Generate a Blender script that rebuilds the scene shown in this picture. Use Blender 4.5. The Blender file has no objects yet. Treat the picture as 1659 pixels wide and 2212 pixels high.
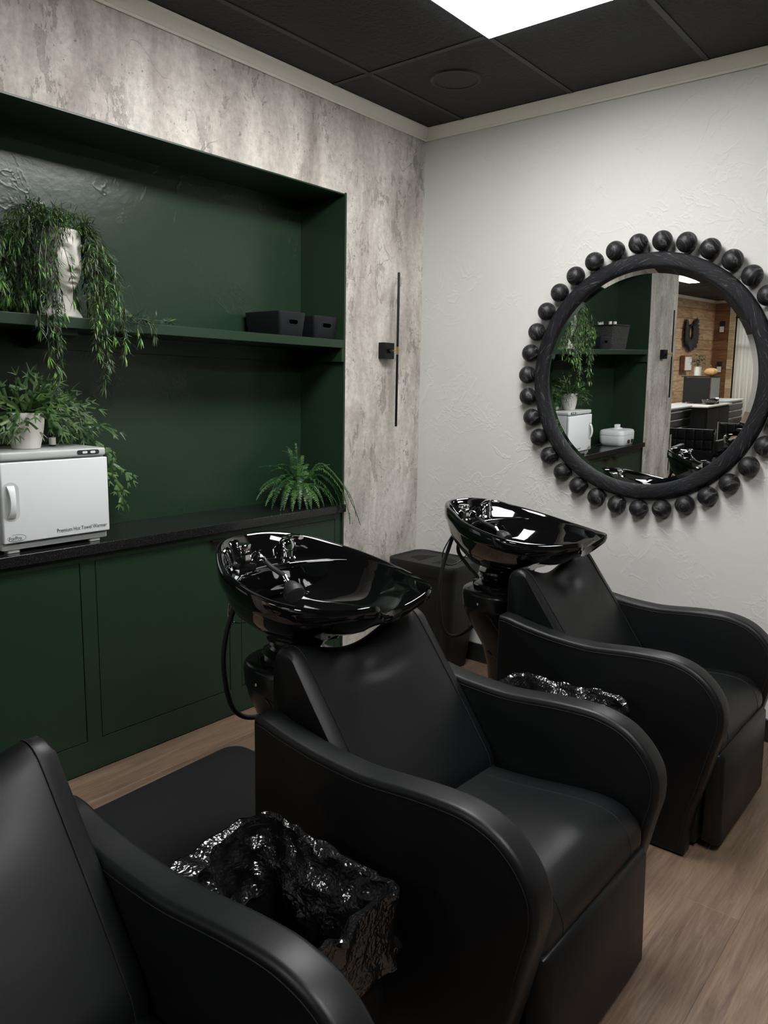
import bpy, bmesh, math, random
from mathutils import Vector, Matrix, noise
random.seed(7)
PI = math.pi
S = bpy.context.scene
COL = S.collection

# ------------------------------------------------------------------ camera
cam_d = bpy.data.cameras.new('camera'); cam = bpy.data.objects.new('camera', cam_d); COL.objects.link(cam)
FPX = 1668.984
cam_d.sensor_fit = 'VERTICAL'; cam_d.sensor_height = 36.0; cam_d.lens = 36.0 * FPX / 2212.0
cam_d.clip_start = 0.05; cam_d.clip_end = 200
_r = Vector((0.63504057, -0.77227212, 0.01786763)); _d = Vector((-0.11268558, -0.11549478, -0.9868956)); _f = Vector((0.76421557, 0.62470532, -0.1603678))
cam.matrix_world = Matrix(((_r.x, -_d.x, -_f.x, -3.57093), (_r.y, -_d.y, -_f.y, -2.67325), (_r.z, -_d.z, -_f.z, 1.51815), (0, 0, 0, 1)))
S.camera = cam

# ------------------------------------------------------------------ world, exposure, light levels
W = bpy.data.worlds.new('sky'); S.world = W; W.use_nodes = True
_bg = W.node_tree.nodes['Background']
_sky = W.node_tree.nodes.new('ShaderNodeTexSky'); _sky.sky_type = 'NISHITA'; _sky.sun_elevation = math.radians(38); _sky.sun_rotation = math.radians(200); _sky.sun_disc = False
W.node_tree.links.new(_sky.outputs['Color'], _bg.inputs['Color']); _bg.inputs['Strength'].default_value = 0.9
S.view_settings.view_transform = 'Standard'; S.view_settings.look = 'None'; S.view_settings.gamma = 1.0
S.view_settings.use_curve_mapping = False
S.view_settings.exposure = 0.0
S.cycles.max_bounces = 6; S.cycles.diffuse_bounces = 2; S.cycles.glossy_bounces = 4; S.cycles.transmission_bounces = 4; S.cycles.caustics_reflective = False
PANEL_STRENGTH = 25.0
# ceiling light panels: (x0, x1, y0, y1)
PANELS = [(-1.995, -0.785, -1.475, -0.88), (-3.215, -2.005, -3.305, -2.71), (-9.72, -8.5, 1.18, 1.79), (-6.875, -5.665, -1.475, -0.88),
          (-12.9, -11.7, 0.4, 1.0)]
ZC = 2.88            # ceiling height

# ------------------------------------------------------------------ mesh helpers
class MB:
    def __init__(s): s.v = []; s.f = []; s.m = []; s.mi = 0
    def add(s, vs, fs, mi=None):
        o = len(s.v); s.v += [tuple(p) for p in vs]
        for f in fs: s.f.append(tuple(i + o for i in f)); s.m.append(s.mi if mi is None else mi)
    def box(s, x0, x1, y0, y1, z0, z1):
        s.add([(x0, y0, z0), (x1, y0, z0), (x1, y1, z0), (x0, y1, z0), (x0, y0, z1), (x1, y0, z1), (x1, y1, z1), (x0, y1, z1)],
              [(0, 3, 2, 1), (4, 5, 6, 7), (0, 1, 5, 4), (1, 2, 6, 5), (2, 3, 7, 6), (3, 0, 4, 7)])
    def loft(s, loops, cap0=False, cap1=False, close=True, flip=False):
        n = len(loops[0]); vs = [p for L in loops for p in L]; fs = []
        for i in range(len(loops) - 1):
            for j in range(n if close else n - 1):
                a = i * n + j; b = i * n + (j + 1) % n; q = (a, b, b + n, a + n)
                fs.append(q[::-1] if flip else q)
        if cap0: fs.append(tuple(range(n)) if flip else tuple(range(n))[::-1])
        if cap1:
            t = tuple(range((len(loops) - 1) * n, len(loops) * n)); fs.append(t[::-1] if flip else t)
        s.add(vs, fs)
    def lathe(s, prof, seg=32, c=(0, 0, 0), axis='z', cap=True):
        loops = []
        for r, h in prof:
            L = []
            for k in range(seg):
                a = 2 * PI * k / seg; u = r * math.cos(a); w = r * math.sin(a)
                L.append({'z': (c[0] + u, c[1] + w, c[2] + h), 'y': (c[0] + w, c[1] + h, c[2] + u), 'x': (c[0] + h, c[1] + u, c[2] + w)}[axis])
            loops.append(L)
        s.loft(loops, cap, cap)
    def tube(s, pts, r, seg=8, caps=True, closed=False):
        pts = [Vector(p) for p in pts]; n = len(pts); loops = []
        up = None
        for i in range(n):
            if closed: t = pts[(i + 1) % n] - pts[i - 1]
            else: t = pts[min(i + 1, n - 1)] - pts[max(i - 1, 0)]
            t.normalize()
            if up is None:
                up = Vector((0, 0, 1)) if abs(t.z) < .9 else Vector((1, 0, 0))
            a = t.cross(up); a.normalize(); b = a.cross(t); b.normalize(); up = b
            rr = r[i] if isinstance(r, (list, tuple)) else r
            loops.append([tuple(pts[i] + (a * math.cos(2 * PI * k / seg) + b * math.sin(2 * PI * k / seg)) * rr) for k in range(seg)])
        if closed: loops.append(loops[0]); caps = False
        s.loft(loops, caps, caps, flip=True)
    def prism(s, poly, axis, h0, h1):
        def P(u, w, h): return {'x': (h, u, w), 'y': (u, h, w), 'z': (u, w, h)}[axis]
        s.loft([[P(u, w, h0) for u, w in poly], [P(u, w, h1) for u, w in poly]], True, True)
    def sphere(s, c, r, seg=20, rings=12, sc=(1, 1, 1)):
        loops = []
        for i in range(rings + 1):
            t = -PI / 2 + PI * i / rings; t = max(-PI / 2 + .02, min(PI / 2 - .02, t))
            loops.append([(c[0] + sc[0] * r * math.cos(t) * math.cos(2 * PI * k / seg), c[1] + sc[1] * r * math.cos(t) * math.sin(2 * PI * k / seg), c[2] + sc[2] * r * math.sin(t)) for k in range(seg)])
        s.loft(loops, True, True)
    def mesh(s, name, mats, smooth=True, fix=True, ang=35):
        me = bpy.data.meshes.new(name); me.from_pydata(s.v, [], s.f)
        if not isinstance(mats, (list, tuple)): mats = [mats]
        for m in mats: me.materials.append(m)
        if any(s.m): me.polygons.foreach_set('material_index', s.m)
        if fix:
            bm = bmesh.new(); bm.from_mesh(me); bmesh.ops.remove_doubles(bm, verts=bm.verts, dist=1e-6); bmesh.ops.recalc_face_normals(bm, faces=bm.faces); bm.to_mesh(me); bm.free()
        if smooth:
            me.polygons.foreach_set('use_smooth', [True] * len(me.polygons))
            if ang:
                me.set_sharp_from_angle(angle=math.radians(ang))
        me.update(); return me
    def build(s, name, mats, parent=None, smooth=True, bevel=0, seg=2, fix=True, ang=35, sub=0, kind=None, label=None):
        o = bpy.data.objects.new(name, s.mesh(name, mats, smooth, fix, ang)); COL.objects.link(o)
        if parent is not None: o.parent = parent
        if bevel:
            b = o.modifiers.new('bevel', 'BEVEL'); b.width = bevel; b.segments = seg; b.limit_method = 'ANGLE'; b.angle_limit = math.radians(40); b.harden_normals = True
        if sub:
            m = o.modifiers.new('sub', 'SUBSURF'); m.levels = sub; m.render_levels = sub
        if kind: o['kind'] = kind
        if label: o['label'] = label
        return o
def tag(o, label, cat, group=None):
    o['label'] = label; o['category'] = cat
    if group: o['group'] = group
    return o
def thing(name, label, cat, loc=(0, 0, 0), rz=0, group=None):
    o = bpy.data.objects.new(name, None); COL.objects.link(o); o.location = loc; o.rotation_euler = (0, 0, rz); o.empty_display_size = .05
    return tag(o, label, cat, group)
def struct(o): o['kind'] = 'structure'; return o
def copy_tree(o, parent=None):
    c = o.copy(); COL.objects.link(c); c.parent = parent
    for ch in o.children: copy_tree(ch, c)
    return c
def boxobj(name, b, mat, parent=None, bevel=0.0, seg=2):
    m = MB(); m.box(*b); return m.build(name, mat, parent, bevel=bevel, seg=seg)
def share(name, me, parent, loc, rot=(0, 0, 0), sc=(1, 1, 1)):
    o = bpy.data.objects.new(name, me); COL.objects.link(o); o.parent = parent; o.location = loc; o.rotation_euler = rot; o.scale = sc; return o
def catmull(P, k=6, closed=False):
    P = [Vector(p) for p in P]; n = len(P); out = []
    for i in range(n if closed else n - 1):
        if closed: a, b, c, d = P[i - 1], P[i], P[(i + 1) % n], P[(i + 2) % n]
        else: a, b, c, d = P[max(i - 1, 0)], P[i], P[i + 1], P[min(i + 2, n - 1)]
        for j in range(k):
            t = j / k
            out.append(.5 * ((2 * b) + (c - a) * t + (2 * a - 5 * b + 4 * c - d) * t * t + (3 * b - a - 3 * c + d) * t ** 3))
    if not closed: out.append(P[-1])
    return out
def bez(a, b, c, d, n):
    a, b, c, d = map(Vector, (a, b, c, d)); o = []
    for i in range(n + 1):
        t = i / n; u = 1 - t; o.append(a * u ** 3 + b * 3 * u * u * t + c * 3 * u * t * t + d * t ** 3)
    return o
def rrect(x0, x1, y0, y1, r, k=6):
    o = []
    for cx, cy, a0 in ((x1 - r, y1 - r, 0), (x0 + r, y1 - r, 90), (x0 + r, y0 + r, 180), (x1 - r, y0 + r, 270)):
        for i in range(k + 1):
            a = math.radians(a0 + 90 * i / k); o.append((cx + r * math.cos(a), cy + r * math.sin(a)))
    return o
def rbox(m, x0, x1, y0, y1, z0, z1, r=.02, e=.008, k=5):
    """upright box with rounded vertical corners and softened top and bottom edges"""
    L = []
    for i in range(4):
        a = PI / 2 * i / 3; q = e * (1 - math.sin(a)); L.append([(x, y, z0 + e * (1 - math.cos(a)) * 1.0) for x, y in rrect(x0 + q, x1 - q, y0 + q, y1 - q, max(r - q, .001), k)])
    for i in range(4):
        a = PI / 2 * i / 3; q = e * (1 - math.cos(a)); L.append([(x, y, z1 - e * (1 - math.sin(a))) for x, y in rrect(x0 + q, x1 - q, y0 + q, y1 - q, max(r - q, .001), k)])
    m.loft(L, True, True)

# ------------------------------------------------------------------ materials
def sr(r, g, b):
    f = lambda c: (c / 255 / 12.92) if c / 255 <= .04045 else ((c / 255 + .055) / 1.055) ** 2.4
    return (f(r), f(g), f(b), 1)
class NT:
    def __init__(s, name):
        s.mat = bpy.data.materials.new(name); s.mat.use_nodes = True; s.t = s.mat.node_tree; s.b = s.t.nodes['Principled BSDF']
    def n(s, typ, **kw):
        o = s.t.nodes.new('ShaderNode' + typ)
        for k, v in kw.items():
            if k in o.inputs.keys(): s.set(o.inputs[k], v)
            else: setattr(o, k, v)
        return o
    def set(s, inp, v):
        if isinstance(v, bpy.types.NodeSocket): s.t.links.new(v, inp)
        else: inp.default_value = v
    def p(s, **kw):
        for k, v in kw.items(): s.set(s.b.inputs[k.replace('_', ' ')], v)
    def coord(s, out='Object', scale=(1, 1, 1), rot=(0, 0, 0), loc=(0, 0, 0), src=None):
        c = src or s.n('TexCoord').outputs[out]
        m = s.n('Mapping'); s.set(m.inputs['Vector'], c); m.inputs['Scale'].default_value = scale; m.inputs['Rotation'].default_value = rot; m.inputs['Location'].default_value = loc
        return m.outputs['Vector']
    def noise(s, vec, scale, detail=4, rough=.55, dist=0.0, out='Fac'):
        o = s.n('TexNoise'); s.set(o.inputs['Vector'], vec); o.inputs['Scale'].default_value = scale; o.inputs['Detail'].default_value = detail; o.inputs['Roughness'].default_value = rough; o.inputs['Distortion'].default_value = dist
        return o.outputs[out]
    def ramp(s, fac, stops, mode='LINEAR'):
        o = s.n('ValToRGB'); s.set(o.inputs['Fac'], fac); cr = o.color_ramp; cr.interpolation = mode
        while len(cr.elements) < len(stops): cr.elements.new(.5)
        for e, (pos, c) in zip(cr.elements, stops):
            e.position = pos; e.color = c if isinstance(c, tuple) else (c, c, c, 1)
        return o.outputs['Color']
    def math(s, op, a, b=0.0, c=None):
        o = s.n('Math', operation=op); s.set(o.inputs[0], a); s.set(o.inputs[1], b)
        if c is not None: s.set(o.inputs[2], c)
        return o.outputs[0]
    def mix(s, fac, a, b, blend='MIX'):
        o = s.n('Mix', data_type='RGBA', blend_type=blend); s.set(o.inputs[0], fac); s.set(o.inputs[6], a); s.set(o.inputs[7], b); return o.outputs[2]
    def bump(s, h, strength=.3, dist=.01, normal=None):
        o = s.n('Bump'); s.set(o.inputs['Height'], h); o.inputs['Strength'].default_value = strength; o.inputs['Distance'].default_value = dist
        if normal is not None: s.set(o.inputs['Normal'], normal)
        return o.outputs['Normal']
def plain(name, col, rough=.5, metal=0.0, spec=.5, coat=0.0, bump=None):
    t = NT(name); t.p(Base_Color=col, Roughness=rough, Metallic=metal); t.b.inputs['Specular IOR Level'].default_value = spec
    if coat: t.b.inputs['Coat Weight'].default_value = coat; t.b.inputs['Coat Roughness'].default_value = .03
    if bump:
        t.p(Normal=t.bump(t.noise(t.coord(), bump[0], 3), bump[1], bump[2]))
    return t.mat
M = {}
def ridges(t, v, scale, width, mask_scale, lo, hi, dist=1.5, seedloc=(0, 0, 0)):
    n1 = t.noise(v, scale, 3, .6, dist)
    a = t.math('ABSOLUTE', t.math('SUBTRACT', n1, .5))
    r = t.math('SUBTRACT', 1.0, t.math('DIVIDE', a, width)); r = t.math('MAXIMUM', r, 0.0)
    mk = t.ramp(t.noise(v, mask_scale, 3, .6), [(lo, 0.0), (hi, 1.0)])
    return t.math('MULTIPLY', r, mk)
def mk_plaster(name, col, rough, strength, spec=.5, grain=.16):
    t = NT(name); c = t.coord('Object')
    v = t.coord(src=t.coord('Object', rot=(.75, .75, 0)), scale=(.8, .72, 1))
    h1 = ridges(t, v, 5.2, .026, 2.6, .50, .61, .6)
    h2 = ridges(t, t.coord(src=t.coord('Object', loc=(5, 3, 1), rot=(-.5, -.6, 0)), scale=(.8, .7, 1)), 12, .05, 3.2, .50, .62, .4)
    h3 = t.noise(c, 26, 4, .6); h4 = t.noise(c, 2.0, 3, .5)
    h = t.math('ADD', t.math('MULTIPLY', h1, .36), t.math('MULTIPLY', h2, .34))
    h = t.math('ADD', h, t.math('MULTIPLY', h3, grain)); h = t.math('ADD', h, t.math('MULTIPLY', h4, .5))
    vary = t.ramp(t.noise(c, 1.3, 4), [(.3, tuple(x * .95 for x in col[:3]) + (1,)), (.7, col)])
    t.p(Base_Color=vary, Roughness=rough, Normal=t.bump(h, strength, .012)); t.b.inputs['Specular IOR Level'].default_value = spec
    return t.mat
M['plaster'] = mk_plaster('white_plaster', sr(216, 215, 211), .62, .34, .4)
M['green_wall'] = mk_plaster('green_plaster', (.0200, .0455, .0245, 1), .29, .24, .5, .34)
M['green'] = plain('green_paint', (.0170, .039, .0205, 1), .36, bump=(14, .04, .01))
def mk_concrete():
    t = NT('concrete_wallpaper'); v = t.coord('Object'); vs = t.coord('Object', scale=(1, 1, .38)); vv = t.coord('Object', scale=(1, 1, .12))
    base = t.ramp(t.noise(vs, 4.2, 5, .68, .5), [(.30, sr(172, 165, 157)), (.5, sr(212, 206, 197)), (.68, sr(238, 233, 225))])
    streak = t.ramp(t.noise(vv, 9, 4, .6), [(.35, .86), (.65, 1.05)])
    base = t.mix(1.0, base, streak, 'MULTIPLY')
    fine = t.ramp(t.noise(v, 34, 4, .78), [(.32, .78), (.62, 1.06)]); base = t.mix(1.0, base, fine, 'MULTIPLY')
    patch = t.ramp(t.noise(vs, 11, 5, .74, .3), [(.575, 0.0), (.60, 1.0)]); pm = t.ramp(t.noise(v, 3.1, 2), [(.44, 0.0), (.54, 1.0)])
    pf = t.math('MULTIPLY', patch, pm)
    base = t.mix(t.math('MULTIPLY', pf, .5), base, sr(128, 120, 112))
    edge = t.ramp(t.noise(vs, 11, 5, .74, .3), [(.553, 0.0), (.574, 1.0), (.592, 0.0)]); ef = t.math('MULTIPLY', edge, pm)
    base = t.mix(t.math('MULTIPLY', ef, .65), base, sr(98, 91, 85))
    cr = ridges(t, v, 2.9, .0045, 2.1, .49, .56, .35)
    base = t.mix(t.math('MULTIPLY', cr, .5), base, sr(80, 74, 70))
    pits = t.ramp(t.noise(v, 48, 3, .6), [(.62, 0.0), (.68, 1.0)]); pk = t.math('MULTIPLY', pits, t.ramp(t.noise(v, 4, 3), [(.48, 0.0), (.6, 1.0)]))
    base = t.mix(t.math('MULTIPLY', pk, .75), base, sr(95, 90, 84))
    h = t.math('SUBTRACT', t.math('MULTIPLY', t.noise(v, 30, 5, .65), .5), t.math('ADD', cr, pk))
    t.p(Base_Color=base, Roughness=.6, Normal=t.bump(h, .25, .004)); t.b.inputs['Specular IOR Level'].default_value = .35
    return t.mat
M['concrete'] = mk_concrete()
def mk_ceiling():
    t = NT('black_ceiling_tile'); c = t.coord('Object'); r = t.n('ObjectInfo').outputs['Random']
    v = t.n('VectorMath', operation='ADD'); t.set(v.inputs[0], c); cb = t.n('CombineXYZ'); t.set(cb.inputs[0], t.math('MULTIPLY', r, 37.0)); t.set(cb.inputs[1], t.math('MULTIPLY', r, 11.0)); t.set(v.inputs[1], cb.outputs[0])
    h = t.math('ADD', t.ramp(t.noise(v.outputs[0], 34, 3, .55, 1.2), [(.42, 0.0), (.6, 1.0)]), t.math('MULTIPLY', t.noise(v.outputs[0], 120, 2), .3))
    amt = t.ramp(t.noise(v.outputs[0], 1.6, 2), [(.35, .1), (.65, 1.0)])
    t.p(Base_Color=(.0072, .0080, .0108, 1), Roughness=.7, Normal=t.bump(t.math('MULTIPLY', h, amt), .4, .006)); return t.mat
M['ceil'] = mk_ceiling(); M['tbar'] = plain('black_t_bar', (.010, .0102, .0115, 1), .5)
M['crown'] = plain('crown_white', sr(240, 238, 227), .45)
def mk_floor(name, objcoord=True):
    t = NT(name); c = t.n('TexCoord').outputs['Object']
    if objcoord:
        r = t.n('ObjectInfo').outputs['Random']; cb = t.n('CombineXYZ'); t.set(cb.inputs[0], t.math('MULTIPLY', r, 91.0)); t.set(cb.inputs[1], t.math('MULTIPLY', r, 53.0))
        v = t.n('VectorMath', operation='ADD'); t.set(v.inputs[0], c); t.set(v.inputs[1], cb.outputs[0]); c = v.outputs[0]
    else:
        br = t.n('TexBrick'); t.set(br.inputs['Vector'], c); br.inputs['Scale'].default_value = 1; br.inputs['Brick Width'].default_value = 1.22; br.inputs['Row Height'].default_value = .18; br.inputs['Mortar Size'].default_value = .0015
        br.inputs['Color1'].default_value = (0, 0, 0, 1); br.inputs['Color2'].default_value = (1, 1, 1, 1); br.inputs['Mortar'].default_value = (.2, .2, .2, 1); r = br.outputs['Color']
    g1 = t.noise(t.coord(src=c, scale=(.9, 9, 9)), 3.0, 6, .65, .8); g2 = t.noise(t.coord(src=c, scale=(2.2, 60, 60)), 3.0, 5, .7, .3); g3 = t.noise(t.coord(src=c, scale=(.8, 3.5, 3.5)), 2.0, 3, .5, .5)
    base = t.ramp(g1, [(.28, sr(88, 70, 60)), (.5, sr(120, 100, 87)), (.72, sr(150, 130, 113))])
    base = t.mix(t.ramp(g3, [(.35, 0.0), (.7, .6)]), base, sr(136, 114, 90))
    base = t.mix(1.0, base, t.ramp(g2, [(.3, .76), (.7, 1.10)]), 'MULTIPLY')
    lime = t.ramp(g2, [(.66, 0.0), (.76, .35)]); base = t.mix(lime, base, sr(190, 178, 160))
    kn = ridges(t, t.coord(src=c, scale=(1, 4, 4)), 2.4, .02, 1.5, .58, .66, 2.5); base = t.mix(t.math('MULTIPLY', kn, .5), base, sr(80, 62, 50))
    base = t.mix(1.0, base, t.ramp(r, [(0.0, (.86, .86, .88, 1)), (1.0, (1.1, 1.08, 1.04, 1))]), 'MULTIPLY')
    t.p(Base_Color=base, Roughness=t.ramp(g2, [(.3, .50), (.7, .38)]), Normal=t.bump(g2, .12, .002)); t.b.inputs['Specular IOR Level'].default_value = .4
    return t.mat
M['plank'] = mk_floor('vinyl_plank'); M['floor'] = mk_floor('vinyl_floor', False)
M['base'] = plain('black_baseboard', (.012, .013, .013, 1), .4)
M['gran'] = None
def mk_granite():
    t = NT('black_granite'); v = t.coord('Object')
    sp = t.ramp(t.noise(v, 260, 3, .7), [(.55, (.012, .012, .013, 1)), (.72, (.06, .058, .06, 1))])
    t.p(Base_Color=sp, Roughness=.16); return t.mat
M['gran'] = mk_granite()
def mk_leather():
    t = NT('black_leather'); v = t.coord('Object')
    vo = t.n('TexVoronoi', feature='DISTANCE_TO_EDGE'); t.set(vo.inputs['Vector'], v); vo.inputs['Scale'].default_value = 420
    h = t.math('ADD', t.math('MULTIPLY', t.math('MINIMUM', vo.outputs['Distance'], .25), 1.6), t.math('MULTIPLY', t.noise(v, 9, 3), .8))
    t.p(Base_Color=(.0034, .0040, .0048, 1), Roughness=t.ramp(t.noise(v, 6, 3), [(.3, .40), (.7, .47)]), Normal=t.bump(h, .06, .003)); t.b.inputs['Specular IOR Level'].default_value = .36
    return t.mat
M['leather'] = mk_leather(); M['stitch'] = plain('stitch_thread', (.003, .003, .0042, 1), .7)
M['gloss'] = plain('gloss_black_ceramic', (.0035, .0036, .004, 1), .045, spec=.6, coat=.6)
M['satin'] = plain('satin_black_plastic', (.0065, .007, .0075, 1), .22)
M['matte'] = plain('matte_black_plastic', (.006, .0064, .007, 1), .55, bump=(300, .05, .002))
M['binp'] = plain('charcoal_plastic', (.0095, .011, .0135, 1), .5)
M['chrome'] = plain('chrome', (.82, .83, .85, 1), .06, metal=1.0)
M['rubber'] = plain('black_rubber', (.006, .0063, .0066, 1), .6)
def mk_mat():
    t = NT('rubber_mat'); v = t.coord('Object')
    t.p(Base_Color=t.ramp(t.noise(v, 5, 6, .7), [(.3, (.0042, .0048, .005, 1)), (.8, (.0095, .0105, .011, 1))]), Roughness=.62, Normal=t.bump(t.noise(v, 220, 2), .12, .002)); return t.mat
M['mat'] = mk_mat()
def mk_bag():
    t = NT('black_bin_bag'); v = t.coord('Object')
    vo = t.n('TexVoronoi', feature='F1'); t.set(vo.inputs['Vector'], t.n('VectorMath', operation='ADD').outputs[0]); 
    add = vo.inputs['Vector'].links[0].from_node; t.set(add.inputs[0], v); t.set(add.inputs[1], t.noise(v, 14, 3, .6, 0, 'Color')); vo.inputs['Scale'].default_value = 9
    h = t.math('ADD', vo.outputs['Distance'], t.math('MULTIPLY', t.noise(v, 15, 3, .5, .8), .8))
    t.p(Base_Color=(.006, .006, .0065, 1), Roughness=.18, Normal=t.bump(h, .22, .02)); t.b.inputs['Specular IOR Level'].default_value = 1.0
    return t.mat
M['bag'] = mk_bag()
def mk_ringwood():
    t = NT('black_carved_wood'); c = t.n('TexCoord').outputs['Object']
    sp = t.n('SeparateXYZ'); t.set(sp.inputs[0], c)
    an = t.math('ARCTAN2', sp.outputs[2], sp.outputs[1]); rad = t.math('SQRT', t.math('ADD', t.math('MULTIPLY', sp.outputs[1], sp.outputs[1]), t.math('MULTIPLY', sp.outputs[2], sp.outputs[2])))
    cb = t.n('CombineXYZ'); t.set(cb.inputs[0], t.math('MULTIPLY', an, .5)); t.set(cb.inputs[1], rad); t.set(cb.inputs[2], sp.outputs[0])
    sl = t.n('VectorMath', operation='ADD'); t.set(sl.inputs[0], cb.outputs[0]); sk = t.n('CombineXYZ'); t.set(sk.inputs[1], t.math('MULTIPLY', t.math('PINGPONG', an, .3927), .16)); t.set(sl.inputs[1], sk.outputs[0])
    g = t.noise(t.coord(src=sl.outputs[0], scale=(16, 150, 60)), 1.0, 5, .7, .9)
    col = t.ramp(g, [(.48, (.0045, .005, .007, 1)), (.59, (.008, .009, .012, 1)), (.70, (.15, .15, .165, 1))])
    t.p(Base_Color=col, Roughness=.55, Normal=t.bump(g, .55, .006)); t.b.inputs['Specular IOR Level'].default_value = .3; return t.mat
M['ring'] = mk_ringwood()
def mk_bead():
    t = NT('black_wooden_bead'); c = t.n('TexCoord').outputs['Object']; r = t.n('ObjectInfo').outputs['Random']
    m = t.n('Mapping'); t.set(m.inputs['Vector'], c); cb = t.n('CombineXYZ'); t.set(cb.inputs[0], t.math('MULTIPLY', r, 1.2)); t.set(cb.inputs[1], t.math('MULTIPLY', r, 2.6)); t.set(cb.inputs[2], t.math('MULTIPLY', r, 5.0)); t.set(m.inputs['Rotation'], cb.outputs[0])
    w = t.n('TexWave', wave_type='RINGS', rings_direction='X'); t.set(w.inputs['Vector'], m.outputs[0]); w.inputs['Scale'].default_value = 26; w.inputs['Distortion'].default_value = 3.5; w.inputs['Detail'].default_value = 3
    n = t.noise(m.outputs[0], 30, 3); f = t.math('MULTIPLY', t.ramp(w.outputs['Fac'], [(.86, 0.0), (.98, 1.0)]), t.ramp(n, [(.42, 0.0), (.58, 1.0)]))
    t.p(Base_Color=t.mix(f, (.0065, .007, .0085, 1), (.11, .11, .115, 1)), Roughness=.5, Normal=t.bump(w.outputs['Fac'], .12, .002)); return t.mat
M['bead'] = mk_bead()
M['mirror'] = plain('mirror_silver', (.93, .95, .94, 1), .0, metal=1.0)
M['brass'] = plain('brass', (.78, .58, .26, 1), .25, metal=1.0)
M['blackmetal'] = plain('matte_black_metal', (.003, .0032, .0042, 1), .45, spec=.3)
M['white'] = plain('white_enamel', sr(243, 246, 248), .3)
M['grey'] = plain('light_grey_plastic', sr(204, 208, 207), .42)
M['ceramic'] = plain('white_matte_ceramic', sr(232, 228, 220), .5)
M['dark'] = plain('dark_grey_panel', (.03, .028, .034, 1), .4)
M['ink'] = plain('black_ink', (.012, .012, .015, 1), .5)
M['glassb'] = plain('amber_bottle', (.02, .016, .012, 1), .15)
M['red'] = plain('indicator_red', (.45, .05, .05, 1), .4)
M['soil'] = plain('dark_moss', (.01, .014, .006, 1), .9)
def leafmat(name, c, rough=.42):
    t = NT(name); t.p(Base_Color=c, Roughness=rough); t.b.inputs['Specular IOR Level'].default_value = .45
    t.b.inputs['Subsurface Weight'].default_value = 0.0
    return t.mat
M['lf0'] = leafmat('leaf_dark', (.040, .082, .034, 1)); M['lf1'] = leafmat('leaf_mid', (.095, .19, .060, 1)); M['lf2'] = leafmat('leaf_bright', (.22, .46, .10, 1)); M['lf3'] = leafmat('leaf_grey', (.13, .165, .125, 1)); M['stem'] = leafmat('stem_brown', (.035, .040, .020, 1))
M['st0'] = leafmat('staghorn_dark', (.032, .075, .022, 1)); M['st1'] = leafmat('staghorn_light', (.11, .20, .065, 1)); M['st2'] = leafmat('staghorn_mid', (.062, .135, .034, 1))
M['fn0'] = leafmat('fern_dark', (.014, .048, .016, 1)); M['fn1'] = leafmat('fern_mid', (.030, .090, .023, 1)); M['fn2'] = leafmat('fern_bright', (.068, .16, .034, 1))
def emis(name, col, st):
    t = NT(name); t.p(Base_Color=(.8, .8, .8, 1), Emission_Color=col, Emission_Strength=st); return t.mat
M['panel'] = emis('led_panel', (1.0, .995, .98, 1), PANEL_STRENGTH)
def mk_perf():
    t = NT('perforated_plastic'); v = t.coord('UV')
    br = t.n('TexBrick'); t.set(br.inputs['Vector'], v); br.inputs['Scale'].default_value = 1.0; br.inputs['Brick Width'].default_value = .017; br.inputs['Row Height'].default_value = .011; br.inputs['Mortar Size'].default_value = .0035; br.inputs['Mortar Smooth'].default_value = .2
    br.inputs['Color1'].default_value = (.0015, .0015, .0015, 1); br.inputs['Color2'].default_value = (.003, .003, .003, 1); br.inputs['Mortar'].default_value = (.0065, .007, .0075, 1)
    t.p(Base_Color=br.outputs['Color'], Roughness=.5, Normal=t.bump(br.outputs['Fac'], .9, .004)); return t.mat
M['perf'] = mk_perf()
def mk_wood(name, a, b, c):
    t = NT(name); co = t.n('TexCoord').outputs['Object']; r = t.n('ObjectInfo').outputs['Random']
    cb = t.n('CombineXYZ'); t.set(cb.inputs[0], t.math('MULTIPLY', r, 91.0)); t.set(cb.inputs[2], t.math('MULTIPLY', r, 53.0))
    v = t.n('VectorMath', operation='ADD'); t.set(v.inputs[0], co); t.set(v.inputs[1], cb.outputs[0])
    g = t.noise(t.coord(src=v.outputs[0], scale=(1, 9, 9)), 3, 5, .6, .8); kn = t.ramp(t.noise(t.coord(src=v.outputs[0], scale=(1.5, 4, 4)), 2.2, 2), [(.68, 0.0), (.74, 1.0)])
    base = t.mix(t.math('MULTIPLY', kn, .7), t.ramp(g, [(.3, a), (.5, b), (.72, c)]), sr(90, 52, 26))
    base = t.mix(1.0, base, t.ramp(r, [(0.0, (.72, .66, .62, 1)), (.5, (1, 1, 1, 1)), (1.0, (1.12, 1.12, 1.14, 1))]), 'MULTIPLY')
    t.p(Base_Color=base, Roughness=.6); return t.mat
M['pine'] = mk_wood('pine_board', sr(158, 118, 82), sr(190, 154, 116), sr(214, 186, 152)); M['cedar'] = mk_wood('brown_cedar_board', sr(98, 64, 38), sr(128, 88, 54), sr(152, 110, 70)); M['palew'] = mk_wood('pale_board', sr(190, 160, 120), sr(214, 190, 152), sr(232, 212, 182))
def mk_cloth():
    t = NT('sheer_curtain'); t.p(Base_Color=sr(225, 218, 208), Roughness=.9, Transmission_Weight=0.0)
    tr = t.n('BsdfTranslucent'); tr.inputs['Color'].default_value = sr(235, 228, 215); mx = t.n('MixShader'); mx.inputs[0].default_value = .55
    t.t.links.new(t.b.outputs[0], mx.inputs[1]); t.t.links.new(tr.outputs[0], mx.inputs[2]); t.t.links.new(mx.outputs[0], t.t.nodes['Material Output'].inputs['Surface']); return t.mat
M['curtain'] = mk_cloth()
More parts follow.
